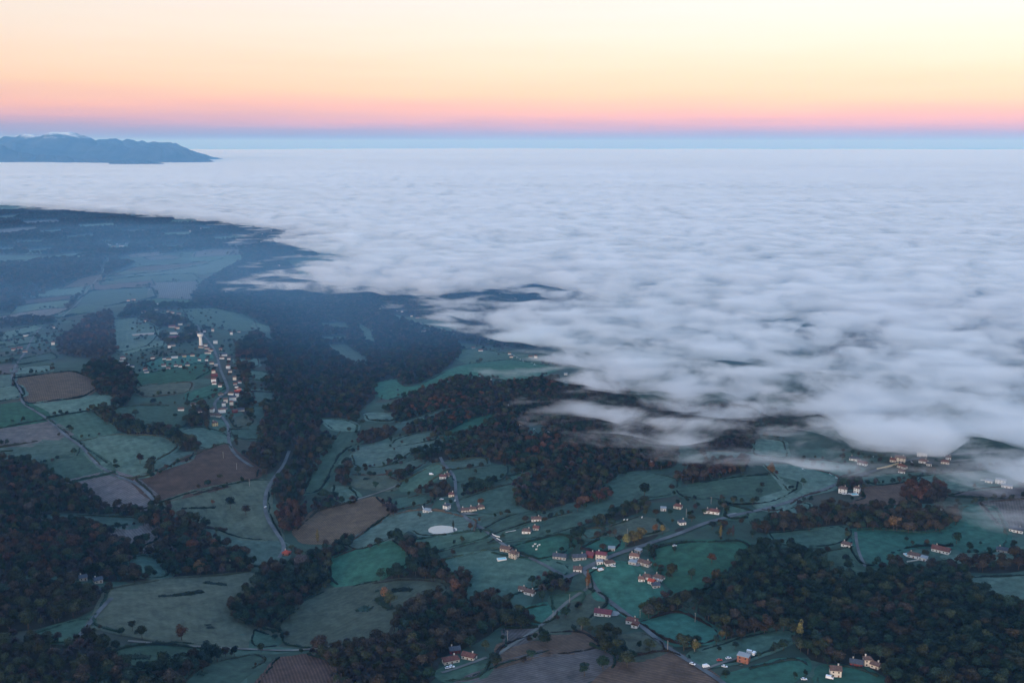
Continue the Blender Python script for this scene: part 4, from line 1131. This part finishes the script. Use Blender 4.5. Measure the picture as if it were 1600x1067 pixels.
# ------------------------------------------------------------------ water tower
x, y = ground(314, 541); t = thing('water_tower', 'water tower', (x, y, float(H(x, y))), label='tall white concrete water tower in the middle of the village')
obj('shaft', MB().ring([(3.6,-1),(3.4,3),(3.0,12),(2.9,17),(3.3,19.5)], 18).mesh('shaft'), WALL['w'], t)
tk = obj('tank', MB().ring([(3.3,19.51),(5.6,21.5),(5.9,24.5),(5.9,26)], 20).mesh('tank'), WALL['w'], t)
obj('roof', MB().ring([(6.2,26.01),(6.2,26.4),(3,27.2),(.3,27.6)], 20).mesh('roof'), ROOF['l'], tk)
obj('antenna', MB().ring([(.16,27.4),(.10,33)], 6).mesh('antenna'), M['white_paint'], t)
d = MB(); d.box(-.6, .6, -3.62, -3.3, 0, 2.2); obj('door', d.mesh('door'), M['shutter'], t)
# belfry beside it? none: the village skyline is only the tower
# ------------------------------------------------------------------ cars, vans, trailers
def car_proto(van):
    root = thing('parked_van' if van else 'parked_car', 'van' if van else 'car', (0, 0, 0)); Ls, Wd = (5.6, 2.1) if van else (4.4, 1.8)
    b = MB(); prof = [(-Ls/2,.35),(-Ls/2,.95),(-Ls/2+.2,1.0),(Ls/2-.9,.95),(Ls/2,.8),(Ls/2,.35)] if not van else [(-Ls/2,.35),(-Ls/2,2.2),(-Ls/2+.2,2.35),(Ls/2-1.6,2.3),(Ls/2-.7,1.2),(Ls/2,1.05),(Ls/2,.35)]
    n = len(prof); b.add([(px, -Wd/2, pz) for px, pz in prof]+[(px, Wd/2, pz) for px, pz in prof], [tuple(range(n))[::-1], tuple(range(n, 2*n))]+[(i, (i+1) % n, n+(i+1) % n, n+i) for i in range(n)])
    bo = obj('body', b.mesh('body'), M['white_paint'], root)
    c = MB()
    if van: c.add([(Ls/2-1.58,-.9,2.2),(Ls/2-1.58,.9,2.2),(Ls/2-.72,.95,1.27),(Ls/2-.72,-.95,1.27)], [(0,1,2,3)]); obj('windscreen', c.mesh('windscreen'), M['glass'], root); root.children[-1].location = (.04, 0, .04)
    else:
        q = [(-1.9,1.001),(-1.4,1.45),(.3,1.48),(1.1,1.001)]; c.add([(px, -.75, pz) for px, pz in q]+[(px, .75, pz) for px, pz in q], [(3,2,1,0),(4,5,6,7),(0,1,5,4),(1,2,6,5),(2,3,7,6)]); obj('cabin', c.mesh('cabin'), M['glass'], root)
        r = MB(); r.box(-1.4, .3, -.72, .72, 1.482, 1.53); obj('roof_panel', r.mesh('roof_panel'), M['white_paint'], root)
    w = MB(); w.ring([(.33,-.11),(.33,.11)], 12); wm = w.mesh('wheel'); wm.materials.append(M['tyre'])
    for sx in (-1, 1):
        for sy in (-1, 1): o = obj('wheel', wm, None, root); o.location = (sx*Ls*.31, sy*(Wd/2-.08), .33); o.rotation_euler = (math.pi/2, 0, 0)
    return root
def copy_tree(o, parent=None):
    c = o.copy(); col.objects.link(c); c.parent = parent
    for ch in list(o.children): copy_tree(ch, c)
    return c
CARS = [(415,794,0,'white car driving on the left valley road',80,'w'),(1082,1040,0,'white car on the verge of the road above the dark ploughed field',-35,'w'),(1138,1031,0,'white car parked on the track to the brick house',15,'w'),
        (1124,1034,0,'small red car parked on the track to the brick house',10,'r'),(1172,1022,1,'white van behind the brick house, left of the pair',-25,'w'),(1178,1024,1,'white van behind the brick house, right of the pair',60,'w'),
        (711,784,0,'white car on the lane by the hamlet',80,'w'),(690,782,0,'white car beside the white gabled house',20,'w'),(939,893,1,'white van standing on the orange sand yard',30,'w'),(929,890,0,'white car on the orange sand yard',10,'w'),
        (1319,774,0,'white car, left of the row before the twin white houses',0,'w'),(1327,774,0,'white car, right of the row before the twin white houses',5,'w'),(700,1046,0,'white car by the cream farmhouse at the bottom',20,'w'),
        (706,1044,0,'white car between the cream farmhouse and its drive',-20,'w'),(1296,1062,1,'white van next to the cream two-storey house',-25,'w'),(1256,1064,0,'white car at the very bottom beside the green meadow',0,'w'),
        (1029,909,0,'white car among the white farm cluster',0,'w'),(958,887,0,'white car on the yard beside the white cottage',0,'w'),(1103,1044,1,'cream trailer van on the roadside grass',20,'w'),(1132,1044,0,'pale car in the plot before the brick house',-20,'w'),
        (674,743,1,'white van in the meadow left of the upper hamlet',0,'w'),(1054,855,0,'white car by the main road',25,'w')]
pc, pv = car_proto(False), car_proto(True); uc = [False, False]
for u, v, van, lab, ang, cc in CARS:
    p = pv if van else pc
    if uc[van]: o = copy_tree(p)
    else: o = p; uc[van] = True
    x, y = ground(u, v); o.location = (x, y, float(H(x, y))+(1.35)); o.rotation_euler = (0, 0, math.radians(ang)); o['label'] = lab; o['group'] = 'parked vehicles'
    if cc == 'r':
        for ch in o.children:
            if ch.name.startswith(('body', 'roof')): me = ch.data.copy(); me.materials[0] = M['red_paint']; ch.data = me
# ------------------------------------------------------------------ sheep
def sheep_mesh():
    m = MB(); m.ring([(.02,-.62),(.25,-.55),(.34,-.25),(.36,.1),(.30,.45),(.17,.58),(.14,.72),(.10,.92),(.03,.97)], 10)
    m.v = [(z, x, .72+y+(.18 if z > .6 else 0)) for x, y, z in m.v]
    for sx in (-.38, .32):
        for sy in (-.15, .15):
            k = MB(); k.ring([(.05,0),(.07,.5)], 6, sx, sy); m.add(k.v, k.f)
    me = m.mesh('sheep'); me.materials.append(M['wool']); return me
sm = sheep_mesh()
for u, v, lab in [(833,855,'left'),(836,852,'top left'),(840,855,'right'),(843,853,'far right'),(838,860,'lowest'),(975,814,'left'),(980,814,'middle'),(1003,810,'right'),(1018,1009,'lone')]:
    x, y = ground(u, v); o = obj('sheep', sm); o.location = (x, y, float(H(x, y))+.55); o.scale = (1.7,)*3; o.rotation_euler = (0, 0, rng.uniform(0, 6))
    tag(o, 'sheep', label={'833': 'white sheep, %s of five in the pasture above the blue-grey shed', '975': '', '1018': ''}.get('833' if u < 900 else 'x', '').replace('%s', lab) or ('white sheep alone on the dry grass behind the barn road' if u > 1010 else 'white sheep, %s of three in the brownish field by the ridge trees' % lab), group='grazing sheep')
# ------------------------------------------------------------------ utility poles
for u, v, h, lab in [(980,842,11,'beside the main road near the yellow tree row'),(1043,1018,10,'by the road left of the roadside copse'),(1085,1018,11,'right of the roadside copse'),(890,942,9,'in the dark garden above the dry triangle'),
                     (864,968,9,'at the near end of the pasture by the track'),(917,920,10,'at the road junction'),(1000,965,8,'at the corner of the bright green meadow'),(1086,972,9,'at the edge of the big wood'),
                     (390,760,10,'on the far hedge of the grey pasture'),(1072,808,10,'behind the small white house'),(360,888,10,'beside the orange tree of the western wood'),(349,716,9,'in the big brown field'),
                     (370,734,9,'at the right side of the big brown field'),(908,985,9,'at the left of the olive tree below the track'),(793,1002,10,'on the hillside track'),(1111,787,8,'at the back of the white villa')]:
    x, y = ground(u, v); t = thing('utility_pole', 'utility pole', (x, y, float(H(x, y))), rng.uniform(0, 3), label='thin grey utility pole '+lab, group='utility poles')
    obj('pole', MB().ring([(.22,-1),(.14,h)], 8).mesh('pole'), M['wood_pole'], t); a = MB(); a.box(-1.1, 1.1, -.07, .07, h-.7, h-.5); obj('crossarm', a.mesh('crossarm'), M['wood_pole'], t)
# ------------------------------------------------------------------ walls, pools, polytunnel
def wall_line(name, pts, h, w, m, cat, lab, z=0.0):
    P = resample(np.array([ground(*p) for p in pts]), 6, closed=False); T = np.gradient(P, axis=0); T /= np.linalg.norm(T, axis=1)[:, None]; Nn = np.stack([-T[:, 1], T[:, 0]], 1); V = []; n = len(P)
    for s, zz in ((-.5, -1), (-.5, h), (.5, h), (.5, -1)):
        Q = P+Nn*w*s; V += np.column_stack([Q, H(P[:, 0], P[:, 1])+zz+z]).tolist()
    F = [(k*n+i, k*n+i+1, (k+1)*n+i+1, (k+1)*n+i) for k in range(3) for i in range(n-1)]+[(0, n, 2*n, 3*n), (n-1, 4*n-1, 3*n-1, 2*n-1)]
    me = bpy.data.meshes.new(name); me.from_pydata(V, [], F); me.update(); o = obj(name, me, m); tag(o, cat, label=lab); return o
wall_line('garden_wall', [(767,834),(770,838),(781,840)], 1.6, .5, WALL['w'], 'wall', 'white L-shaped garden wall beside the lane, upper piece')
wall_line('garden_wall', [(776,842),(784,847)], 1.6, .5, WALL['w'], 'wall', 'white garden wall beside the lane, lower piece')
wall_line('garden_wall', [(660,792),(664,800),(675,800)], 1.8, .5, WALL['w'], 'wall', 'white garden wall around the flat-roofed house')
wall_line('garden_wall', [(1370,734),(1385,731),(1404,725)], 2.4, .6, WALL['y'], 'wall', 'long yellowish wall by the road at the fog edge')
wall_line('garden_wall', [(1417,878),(1432,876),(1444,873)], 1.2, .5, WALL['c'], 'wall', 'pale terrace wall below the pool villa')
wall_line('garden_wall', [(1532,751),(1545,751)], 1.6, .6, WALL['w'], 'wall', 'white wall left of the flat-roofed compound in the mist')
wall_line('polytunnel', [(207,525),(222,524),(242,522.5)], 3.5, 8, ROOF['l'], 'polytunnel', 'long white plastic tunnel left of the village')
wall_line('garden_wall', [(790,832),(798,831),(806,829)], .8, .5, WALL['w'], 'wall', 'thin pale wall left of the brown-roofed villa')
for u, v, sx, sy, lab in [(1421,867,9,5,'turquoise swimming pool beside the white villa'),(784,874,8,4,'pale green pool by the stone farmhouse'),(1335,773,7,4,'small turquoise pool between the twin white houses')]:
    x, y = ground(u, v); z = float(H(x, y))+1.1; t = thing('swimming_pool', 'swimming pool', (x, y, z), .2, label=lab)
    m = MB(); m.box(-sx/2-.6, sx/2+.6, -sy/2-.6, -sy/2, -1.5, .12).box(-sx/2-.6, sx/2+.6, sy/2, sy/2+.6, -1.5, .12).box(-sx/2-.6, -sx/2-.002, -sy/2+.002, sy/2-.002, -1.5, .12).box(sx/2+.002, sx/2+.6, -sy/2+.002, sy/2-.002, -1.5, .12)
    obj('coping', m.mesh('coping'), WALL['w'], t); w = MB(); w.add([(-sx/2,-sy/2,0),(sx/2,-sy/2,0),(sx/2,sy/2,0),(-sx/2,sy/2,0)], [(0,1,2,3)]); obj('water_surface', w.mesh('water_surface'), M['pool'], t)

# ------------------------------------------------------------------ mountains behind the fog sea
def fbm(x, y, s, octv, seed, ridged=False):
    """gradient-free lattice noise in 0..1"""
    tot = np.zeros(np.shape(x)); amp = 1.0; nrm = 0
    for o in range(octv):
        fx, fy = x/s, y/s; ix, iy = np.floor(fx).astype(np.int64), np.floor(fy).astype(np.int64); tx, ty = fx-ix, fy-iy
        tx = tx*tx*tx*(tx*(tx*6-15)+10); ty = ty*ty*ty*(ty*(ty*6-15)+10)
        def hsh(a, b):
            h = (a*374761393 + b*668265263 + (seed+o)*1442695041) & 0x7fffffff; h = ((h ^ (h >> 13))*1274126177) & 0x7fffffff; return ((h ^ (h >> 16)) & 0xffff)/65535.0
        v = (hsh(ix, iy)*(1-tx)+hsh(ix+1, iy)*tx)*(1-ty)+(hsh(ix, iy+1)*(1-tx)+hsh(ix+1, iy+1)*tx)*ty
        if ridged: v = 1-abs(2*v-1)
        tot += amp*v; nrm += amp; amp *= .5; s *= .5; x = x*.8-y*.6+3.1; y = x*.6+y*.8-1.7
    return tot/nrm
def mountain(name, dist, prof, depth, m, lab, seed, rough):
    us = np.array([p[0] for p in prof], float); vs = np.array([p[1] for p in prof], float)
    n = 260; u = np.linspace(us[0], us[-1], n); v = np.interp(u, us, vs); v = v+(fbm(u*1.0, u*0, 26, 5, seed+3, True)-.5)*7+(fbm(u*1.0, u*0+5, 8, 3, seed+8)-.5)*3.5*(1 if dist > 20000 else .6)
    xr = (u-CU)/FPX*dist; top = CAMZ+(226-v)/FPX*dist*1.0
    rows = 46; V = []
    for j in range(rows):
        t = j/(rows-1)*2-1; yy = dist+t*depth
        x = xr+np.sin(xr/900+t*3)*depth*.08; fall = 1-abs(t)**1.15
        rg = fbm(x, np.full(n, yy), 1500, 5, seed, True)
        z = (top+30)*(fall*(1-rough)+rough*fall*(rg*1.5))-30
        if abs(t) < 1e-2 or j == rows//2: z = top
        V.append(np.column_stack([x*(yy/dist), np.full(n, yy), np.minimum(z, top)]))
    me = grid_mesh(name, np.concatenate(V), rows, n); me.polygons.foreach_set('use_smooth', np.ones(len(me.polygons), bool))
    o = obj(name, me, m, kind='structure'); o['label'] = lab; return o
def rock_mat():
    m, n, b = mat('mountain_rock'); g = n.nodes.new('ShaderNodeNewGeometry'); sp = n.nodes.new('ShaderNodeSeparateXYZ'); n.links.new(g.outputs['Position'], sp.inputs[0])
    o, f = noise_mix(n, g.outputs['Position'], .0022, 8, (.035,.055,.065), (.07,.085,.095), .35, .65)
    r = n.nodes.new('ShaderNodeMapRange'); r.inputs[1].default_value = 640; r.inputs[2].default_value = 730
    ad = n.nodes.new('ShaderNodeMath'); ad.operation = 'MULTIPLY_ADD'; ad.inputs[1].default_value = 140; n.links.new(f, ad.inputs[0]); n.links.new(sp.outputs[2], ad.inputs[2]); n.links.new(ad.outputs[0], r.inputs[0])
    mx = n.nodes.new('ShaderNodeMix'); mx.data_type = 'RGBA'; n.links.new(r.outputs[0], mx.inputs[0]); n.links.new(o, mx.inputs[6]); mx.inputs[7].default_value = (.80,.80,.84,1)
    n.links.new(mx.outputs[2], b.inputs['Base Color']); return m
M['rock'] = rock_mat()
mountain('mountain', 23000, [(-260,228),(-120,222),(-40,219),(0,218),(25,216),(42,214),(60,211),(72,212),(85,207),(100,205),(115,209),(130,213),(145,218),(165,216),(180,217),(205,219),(230,220),(250,222),(262,223),(280,223),(300,224),(312,229),(330,235),(350,244),(370,256)], 3500, M['rock'], 'blue mountain range with snowy tops behind the fog', 5, .45)
mountain('foothill', 19500, [(-300,236),(-100,232),(-40,229),(0,226),(14,227),(30,233),(60,240),(110,243),(150,247),(190,252),(230,262)], 900, M['rock'], 'darker foothill ridge before the mountains', 9, .3)
mountain('island_hill', 18500, [(165,262),(185,254),(205,251),(225,250),(245,250),(262,252),(280,256),(300,264)], 600, M['rock'], 'low dark hill rising out of the fog sea', 14, .3)

# ------------------------------------------------------------------ the fog sea: one closed body of cloud, thick inside, thinning to nothing at its edge
EDGE = [(-700,300),(-300,302),(0,311),(60,312),(120,316),(190,322),(250,326),(320,332),(380,338),(420,345),(460,350),(500,356),(470,372),(520,384),(560,392),(590,402),(530,410),(470,424),(540,432),(520,440),
        (440,446),(560,450),(600,452),(650,462),(690,468),(720,462),(760,446),(800,440),(850,436),(880,442),(800,455),(770,465),(748,478),(760,500),(800,512),(835,530),(865,545),(870,560),(905,566),(880,580),(830,586),(840,592),(910,598),(900,606),(870,612),(850,628),(850,642),(880,656),
        (930,664),(980,682),(1030,690),(1080,694),(1130,690),(1165,680),(1210,680),(1240,680),(1200,705),(1260,718),(1290,712),(1280,700),(1320,702),(1370,706),(1420,700),(1470,716),(1520,722),(1570,734),(1640,745),(1900,770),(2300,800)]
FZ = 42.0
E0 = np.array([plane_pt(u, v, FZ) for u, v in EDGE])
az = np.radians(np.arange(-47, 47.01, .17)); rr = [650.0]
while rr[-1] < 85000: rr.append(rr[-1]*(1.0085 if rr[-1] < 4000 else 1.0125) if rr[-1] < 9000 else rr[-1]*1.03)
rr = np.array(rr); AZ, RR = np.meshgrid(az, rr); FX, FY = RR*np.sin(AZ), RR*np.cos(AZ)
poly = np.vstack([E0, [[90000*math.sin(1.3), 90000*math.cos(1.3)], [0, 120000], [-90000*math.sin(.9), 90000*math.cos(.9)]]])
warp = (fbm(FX, FY, 420, 5, 3)-.5)
inn = inside(poly, FX.ravel(), FY.ravel()).reshape(FX.shape)
dmin = np.full(FX.shape, 1e12)
for i in range(len(E0)-1):
    ax, ay = E0[i]; bx, by = E0[i+1]; L2 = (bx-ax)**2+(by-ay)**2+1e-6; t = np.clip(((FX-ax)*(bx-ax)+(FY-ay)*(by-ay))/L2, 0, 1)
    dmin = np.minimum(dmin, (FX-ax-t*(bx-ax))**2+(FY-ay-t*(by-ay))**2)
sdist = np.sqrt(dmin)*np.where(inn, 1, -1)
soft = np.clip(RR*.065, 75, 450)
wx, wy = FX+(fbm(FX, FY, 240, 3, 61)-.5)*160, FY+(fbm(FX, FY, 240, 3, 71)-.5)*160
lum = fbm(wx*.75, wy, 340, 6, 11); lum2 = fbm(wx*.9+900, wy, 95, 4, 21)
core = np.clip(sdist/soft+.7, 0, 3)
sm = lambda q, a_, b_: (lambda t_: t_*t_*(3-2*t_))(np.clip((q-a_)/(b_-a_), 0, 1))
nz = sm(lum*.66+lum2*.34, .36, .66)
T = (14+30*np.minimum(core, 2.6))*(.42+1.1*nz)*np.clip(core*.75, 0, 1)**1.6*np.clip(.5+(RR-1100)/4000, .5, 1)
T += (lum2-.5)*26*np.clip(core, 0, 1)
T = np.where(sdist < -soft*.7, 0, T)
wisp = 9*sm(lum2*.6+lum*.4, .52, .72)*np.exp(-((sdist+soft*.5)/(soft*.5))**2); T = np.maximum(T, 0)+wisp
THIN = [(1340,694,90,10,16),(1000,622,34,8,12),(1055,640,40,8,13),(1160,655,60,7,8),(1120,600,70,8,14),(1250,668,80,5,10),(1330,660,60,5,14),(1400,500,150,24,34),(1530,520,110,14,36),(1280,500,70,10,6),(800,465,60,7,30),(640,448,60,5,40),(900,450,60,6,22),
        (720,420,60,5,20),(1480,700,60,9,40),(1560,700,60,9,30),(950,660,40,6,8),(1200,620,60,8,20),(860,600,30,5,30),(1020,520,70,7,14),(1110,560,50,6,14)]
for u, v, su, sv, a_ in THIN:
    cx, cy = plane_pt(u, v, FZ); r0 = math.hypot(cx, cy); sx = su/FPX*r0; c2 = plane_pt(u, v-sv, FZ); sy = math.hypot(*c2)-r0
    q = math.atan2(cx, cy); dx, dy = FX-cx, FY-cy; rad = dx*math.sin(q)+dy*math.cos(q); lat = dx*math.cos(q)-dy*math.sin(q)
    T -= a_*(1.15-.5*lum)*np.exp(-.5*((lat/sx)**2+(rad/sy)**2))
VEIL = [(1040,665,110,12,9),(1190,650,60,8,6),(1500,705,90,12,8),(1440,737,70,5,3.5),(1580,770,50,10,3),(1580,810,60,14,2.5),(1200,710,60,8,6),(1090,715,50,6,6),(950,690,60,5,6),(1240,712,30,5,9),(700,470,60,6,7)]
for u, v, su, sv, a_ in VEIL:
    cx, cy = plane_pt(u, v, FZ); r0 = math.hypot(cx, cy); sx = su/FPX*r0; c2 = plane_pt(u, v-sv, FZ); sy = math.hypot(*c2)-r0
    q = math.atan2(cx, cy); dx, dy = FX-cx, FY-cy; rad = dx*math.sin(q)+dy*math.cos(q); lat = dx*math.cos(q)-dy*math.sin(q)
    T = np.maximum(T, 0)+a_*(.3+1.4*lum*lum2*2)*np.exp(-.5*((lat/sx)**2+(rad/sy)**2))-.35*(T <= 0)
T = np.where(RR < 6000, np.minimum(T, (7+.15*np.clip(sdist+.7*soft, 0, None))*(.65+.7*lum2)), T)      # no wall of fog at the front
T = np.minimum(T, 36+np.clip(RR-1500, 0, None)*.03)
far = np.clip((RR-2500)/9000, 0, 1)
T = T*(1-far)+(85+(lum-.5)*50)*far*(core > .3)+T*far*(core <= .3)
T = np.clip(T, 0, 110)
T[T < .6] = 0
T[0] = 0; T[-1] = 0; T[:, 0] = 0; T[:, -1] = 0
swell = (fbm(FX*.3, FY, 700, 5, 31)-.5)*55*np.clip(RR/9000, .15, 1) + (fbm(FX*.3, FY, 3500, 3, 41)-.5)*95*far
mid = FZ+swell*np.clip(core, 0, 1); ztop = mid+.16*T; zbot = np.maximum(mid-.84*T, 8+0*T)
zbot = np.minimum(zbot, ztop)
def fog_mesh(name, FX, FY, zt, zb, T, dens, col_, lab, puff=False):
    nr, na = FX.shape; k = (T[:-1, :-1]+T[1:, :-1]+T[:-1, 1:]+T[1:, 1:]) > 0
    V = np.concatenate([np.stack([FX.ravel(), FY.ravel(), zt.ravel()], 1), np.stack([FX.ravel(), FY.ravel(), zb.ravel()], 1)])
    i, j = np.nonzero(k); a = i*na+j; N0 = nr*na
    Ft = np.stack([a, a+na, a+na+1, a+1], 1); Fb = np.stack([a, a+1, a+na+1, a+na], 1)+N0
    kp = np.pad(k, 1); S = []
    for di, dj, p, q in ((-1, 0, 0, 1), (1, 0, na+1, na), (0, -1, na, 0), (0, 1, 1, na+1)):
        b = k & ~kp[1+di:1+di+nr-1, 1+dj:1+dj+na-1]; i2, j2 = np.nonzero(b); c = i2*na+j2; S.append(np.stack([c+q, c+p, c+p+N0, c+q+N0], 1))
    F = np.concatenate([Ft, Fb]+S)[:, ::-1]; used_ = np.unique(F); rm = np.zeros(len(V), np.int64); rm[used_] = np.arange(len(used_)); V = V[used_]; F = rm[F]
    me = bpy.data.meshes.new(name); me.vertices.add(len(V)); me.vertices.foreach_set('co', V.astype(np.float32).ravel()); me.loops.add(F.size); me.loops.foreach_set('vertex_index', F.astype(np.int32).ravel())
    me.polygons.add(len(F)); me.polygons.foreach_set('loop_start', (np.arange(len(F))*4).astype(np.int32)); me.polygons.foreach_set('loop_total', np.full(len(F), 4, np.int32)); me.update(calc_edges=True)
    o = obj(name, me, kind='stuff'); o['label'] = lab; me.materials.append(vol_mat(name, dens, col_, .2, puff)); print(name, len(F)); return o
def vol_mat(name, dens, c, aniso=0.0, puff=False):
    m = bpy.data.materials.new(name); m.use_nodes = True; n = m.node_tree; n.nodes.clear(); o = n.nodes.new('ShaderNodeOutputMaterial'); v = n.nodes.new('ShaderNodeVolumePrincipled')
    v.inputs['Color'].default_value = (*c, 1); v.inputs['Density'].default_value = dens; v.inputs['Anisotropy'].default_value = aniso; v.inputs['Absorption Color'].default_value = (1, 1, 1, 1)
    n.links.new(v.outputs[0], o.inputs['Volume'])
    if puff:                                    # billows: the density itself is turbulent
        tco = n.nodes.new('ShaderNodeTexCoord'); mp = n.nodes.new('ShaderNodeMapping'); mp.inputs['Scale'].default_value = (.8, 1, 1.6); n.links.new(tco.outputs['Object'], mp.inputs[0])
        t = n.nodes.new('ShaderNodeTexNoise'); t.inputs['Scale'].default_value = 1/PUFF; t.inputs['Detail'].default_value = 5; t.inputs['Roughness'].default_value = .66; t.inputs['Distortion'].default_value = .3; n.links.new(mp.outputs[0], t.inputs['Vector'])
        r = n.nodes.new('ShaderNodeMapRange'); r.interpolation_type = 'SMOOTHSTEP'; r.inputs[1].default_value = .42; r.inputs[2].default_value = .66; r.inputs[3].default_value = dens*.03; r.inputs[4].default_value = dens*2.4
        n.links.new(t.outputs[0], r.inputs[0]); n.links.new(r.outputs[0], v.inputs['Density']); m.cycles.volume_step_rate = STEPR
    return m
PUFF, STEPR = 80.0, .0013
fog_mesh('fog', FX, FY, ztop, zbot, T, FOG_D, (1, 1, 1), 'sea of low morning fog filling the lowland', True)

# low damp air lying on the land between the near fields and the fog, thinning out towards the viewer
mr_ = rr[(rr < 9000)]; na_ = slice(0, None, 4); MX, MY = FX[:len(mr_):3, na_], FY[:len(mr_):3, na_]; MR = np.hypot(MX, MY)
MT = 95*(1-.5*np.clip((MR-2600)/3500, 0, 1))*np.clip((MR-1050)/1400, 0, 1)**1.1*np.clip((8800-MR)/1500, 0, 1)+14*(fbm(MX, MY, 500, 3, 77)-.5); MT[0] = 0; MT[-1] = 0; MT[:, 0] = 0; MT[:, -1] = 0; MT = np.clip(MT, 0, 200)
fog_mesh('valley_mist', MX, MY, -60+MT*1.45, MX*0-60.0, MT, 6.5e-4, (.24, .58, 1), 'thin blue ground mist over the valley and the far plain')
# ------------------------------------------------------------------ haze: one closed box of even air
m = MB(); m.box(-95000, 95000, -7000, 97000, -75, HAZE_TOP)
hz = obj('haze', m.mesh('haze'), kind='stuff'); hz.data.materials.append(vol_mat('haze', HAZE_D, (.19,.52,1.0), 0.0)); hz['label'] = 'thin blue morning haze over the whole countryside'

# ------------------------------------------------------------------ labels: what a thing looks like and which landmark it stands by
LM = [(314,530,'the white water tower'),(692,829,'the pond'),(943,958,'the maroon-roofed hall'),(447,862,'the bright red roof by the valley road'),(334,664,'the yellow village house'),(1163,1032,'the orange brick house'),
      (1430,870,'the pool villa'),(1565,755,'the misty white compound'),(1007,770,'the lone oak'),(704,1035,'the bottom cream farmhouse'),(300,740,'the big brown field'),(540,815,'the dark red ploughed field'),
      (604,940,'the orange tree pasture'),(1307,1055,'the two-storey cream house'),(140,908,'the stone houses in the western wood'),(775,840,'the white lane wall'),(1408,725,'the fog-edge hamlet'),(80,605,'the western ploughed field'),
      (268,453,'the pinkish vineyard field'),(740,800,'the cream lane hamlet'),(1110,795,'the ridge villa'),(1020,912,'the white farm cluster'),(920,892,'the road junction'),(1015,1045,'the near dark ploughed field'),
      (260,565,'the row of bungalows'),(355,625,'the lower village street'),(180,385,'the far hamlet'),(310,362,'the hamlet under the fog rim'),(800,575,'the long green hillside'),(60,530,'the western hamlet'),(1330,765,'the twin white houses'),
      (1220,870,'the top of the big wood'),(1330,1000,'the middle of the big wood'),(250,955,'the western pasture'),(660,512,'the hillside farm'),(200,760,'the mauve stubble field'),(195,700,'the frosty western meadow'),(620,720,'the valley meadow'),
      (1440,815,'the belt with the orange tree'),(1070,975,'the bright green square meadow'),(850,870,'the blue-grey shed'),(1240,740,'the mist-edge pastures'),(100,460,'the northern strips'),(585,880,'the lush central meadow')]
def rel(p):
    d = sorted((math.hypot(p[0]-a, (p[1]-b)*1.6), a, b, n) for a, b, n in LM); out = []
    for dd, a, b, n in d[:3]:
        dx, dy = p[0]-a, (p[1]-b)*1.8
        if dd < 7: w = 'at'
        elif abs(dx) > abs(dy): w = 'right of' if dx > 0 else 'left of'
        else: w = 'below' if dy > 0 else 'beyond'
        out.append((w+' '+n, dd))
    return out
from collections import defaultdict
grp = defaultdict(list)
for o, d, px in pending: r = rel(px); grp[(d, r[0][0])].append((r[0][1], r[1][0], o))
ORD = ['nearest', 'second nearest', 'third nearest', 'fourth nearest', 'fifth nearest', 'sixth nearest', 'seventh nearest', 'eighth nearest', 'ninth nearest']
for (d, r), L_ in grp.items():
    if len(L_) == 1: L_[0][2]['label'] = '%s %s' % (d, r)
    else:
        L_.sort(key=lambda q: q[0])
        for i, (dd, r2, o) in enumerate(L_): o['label'] = '%s %s, %s' % (d, r, ORD[min(i, 8)])
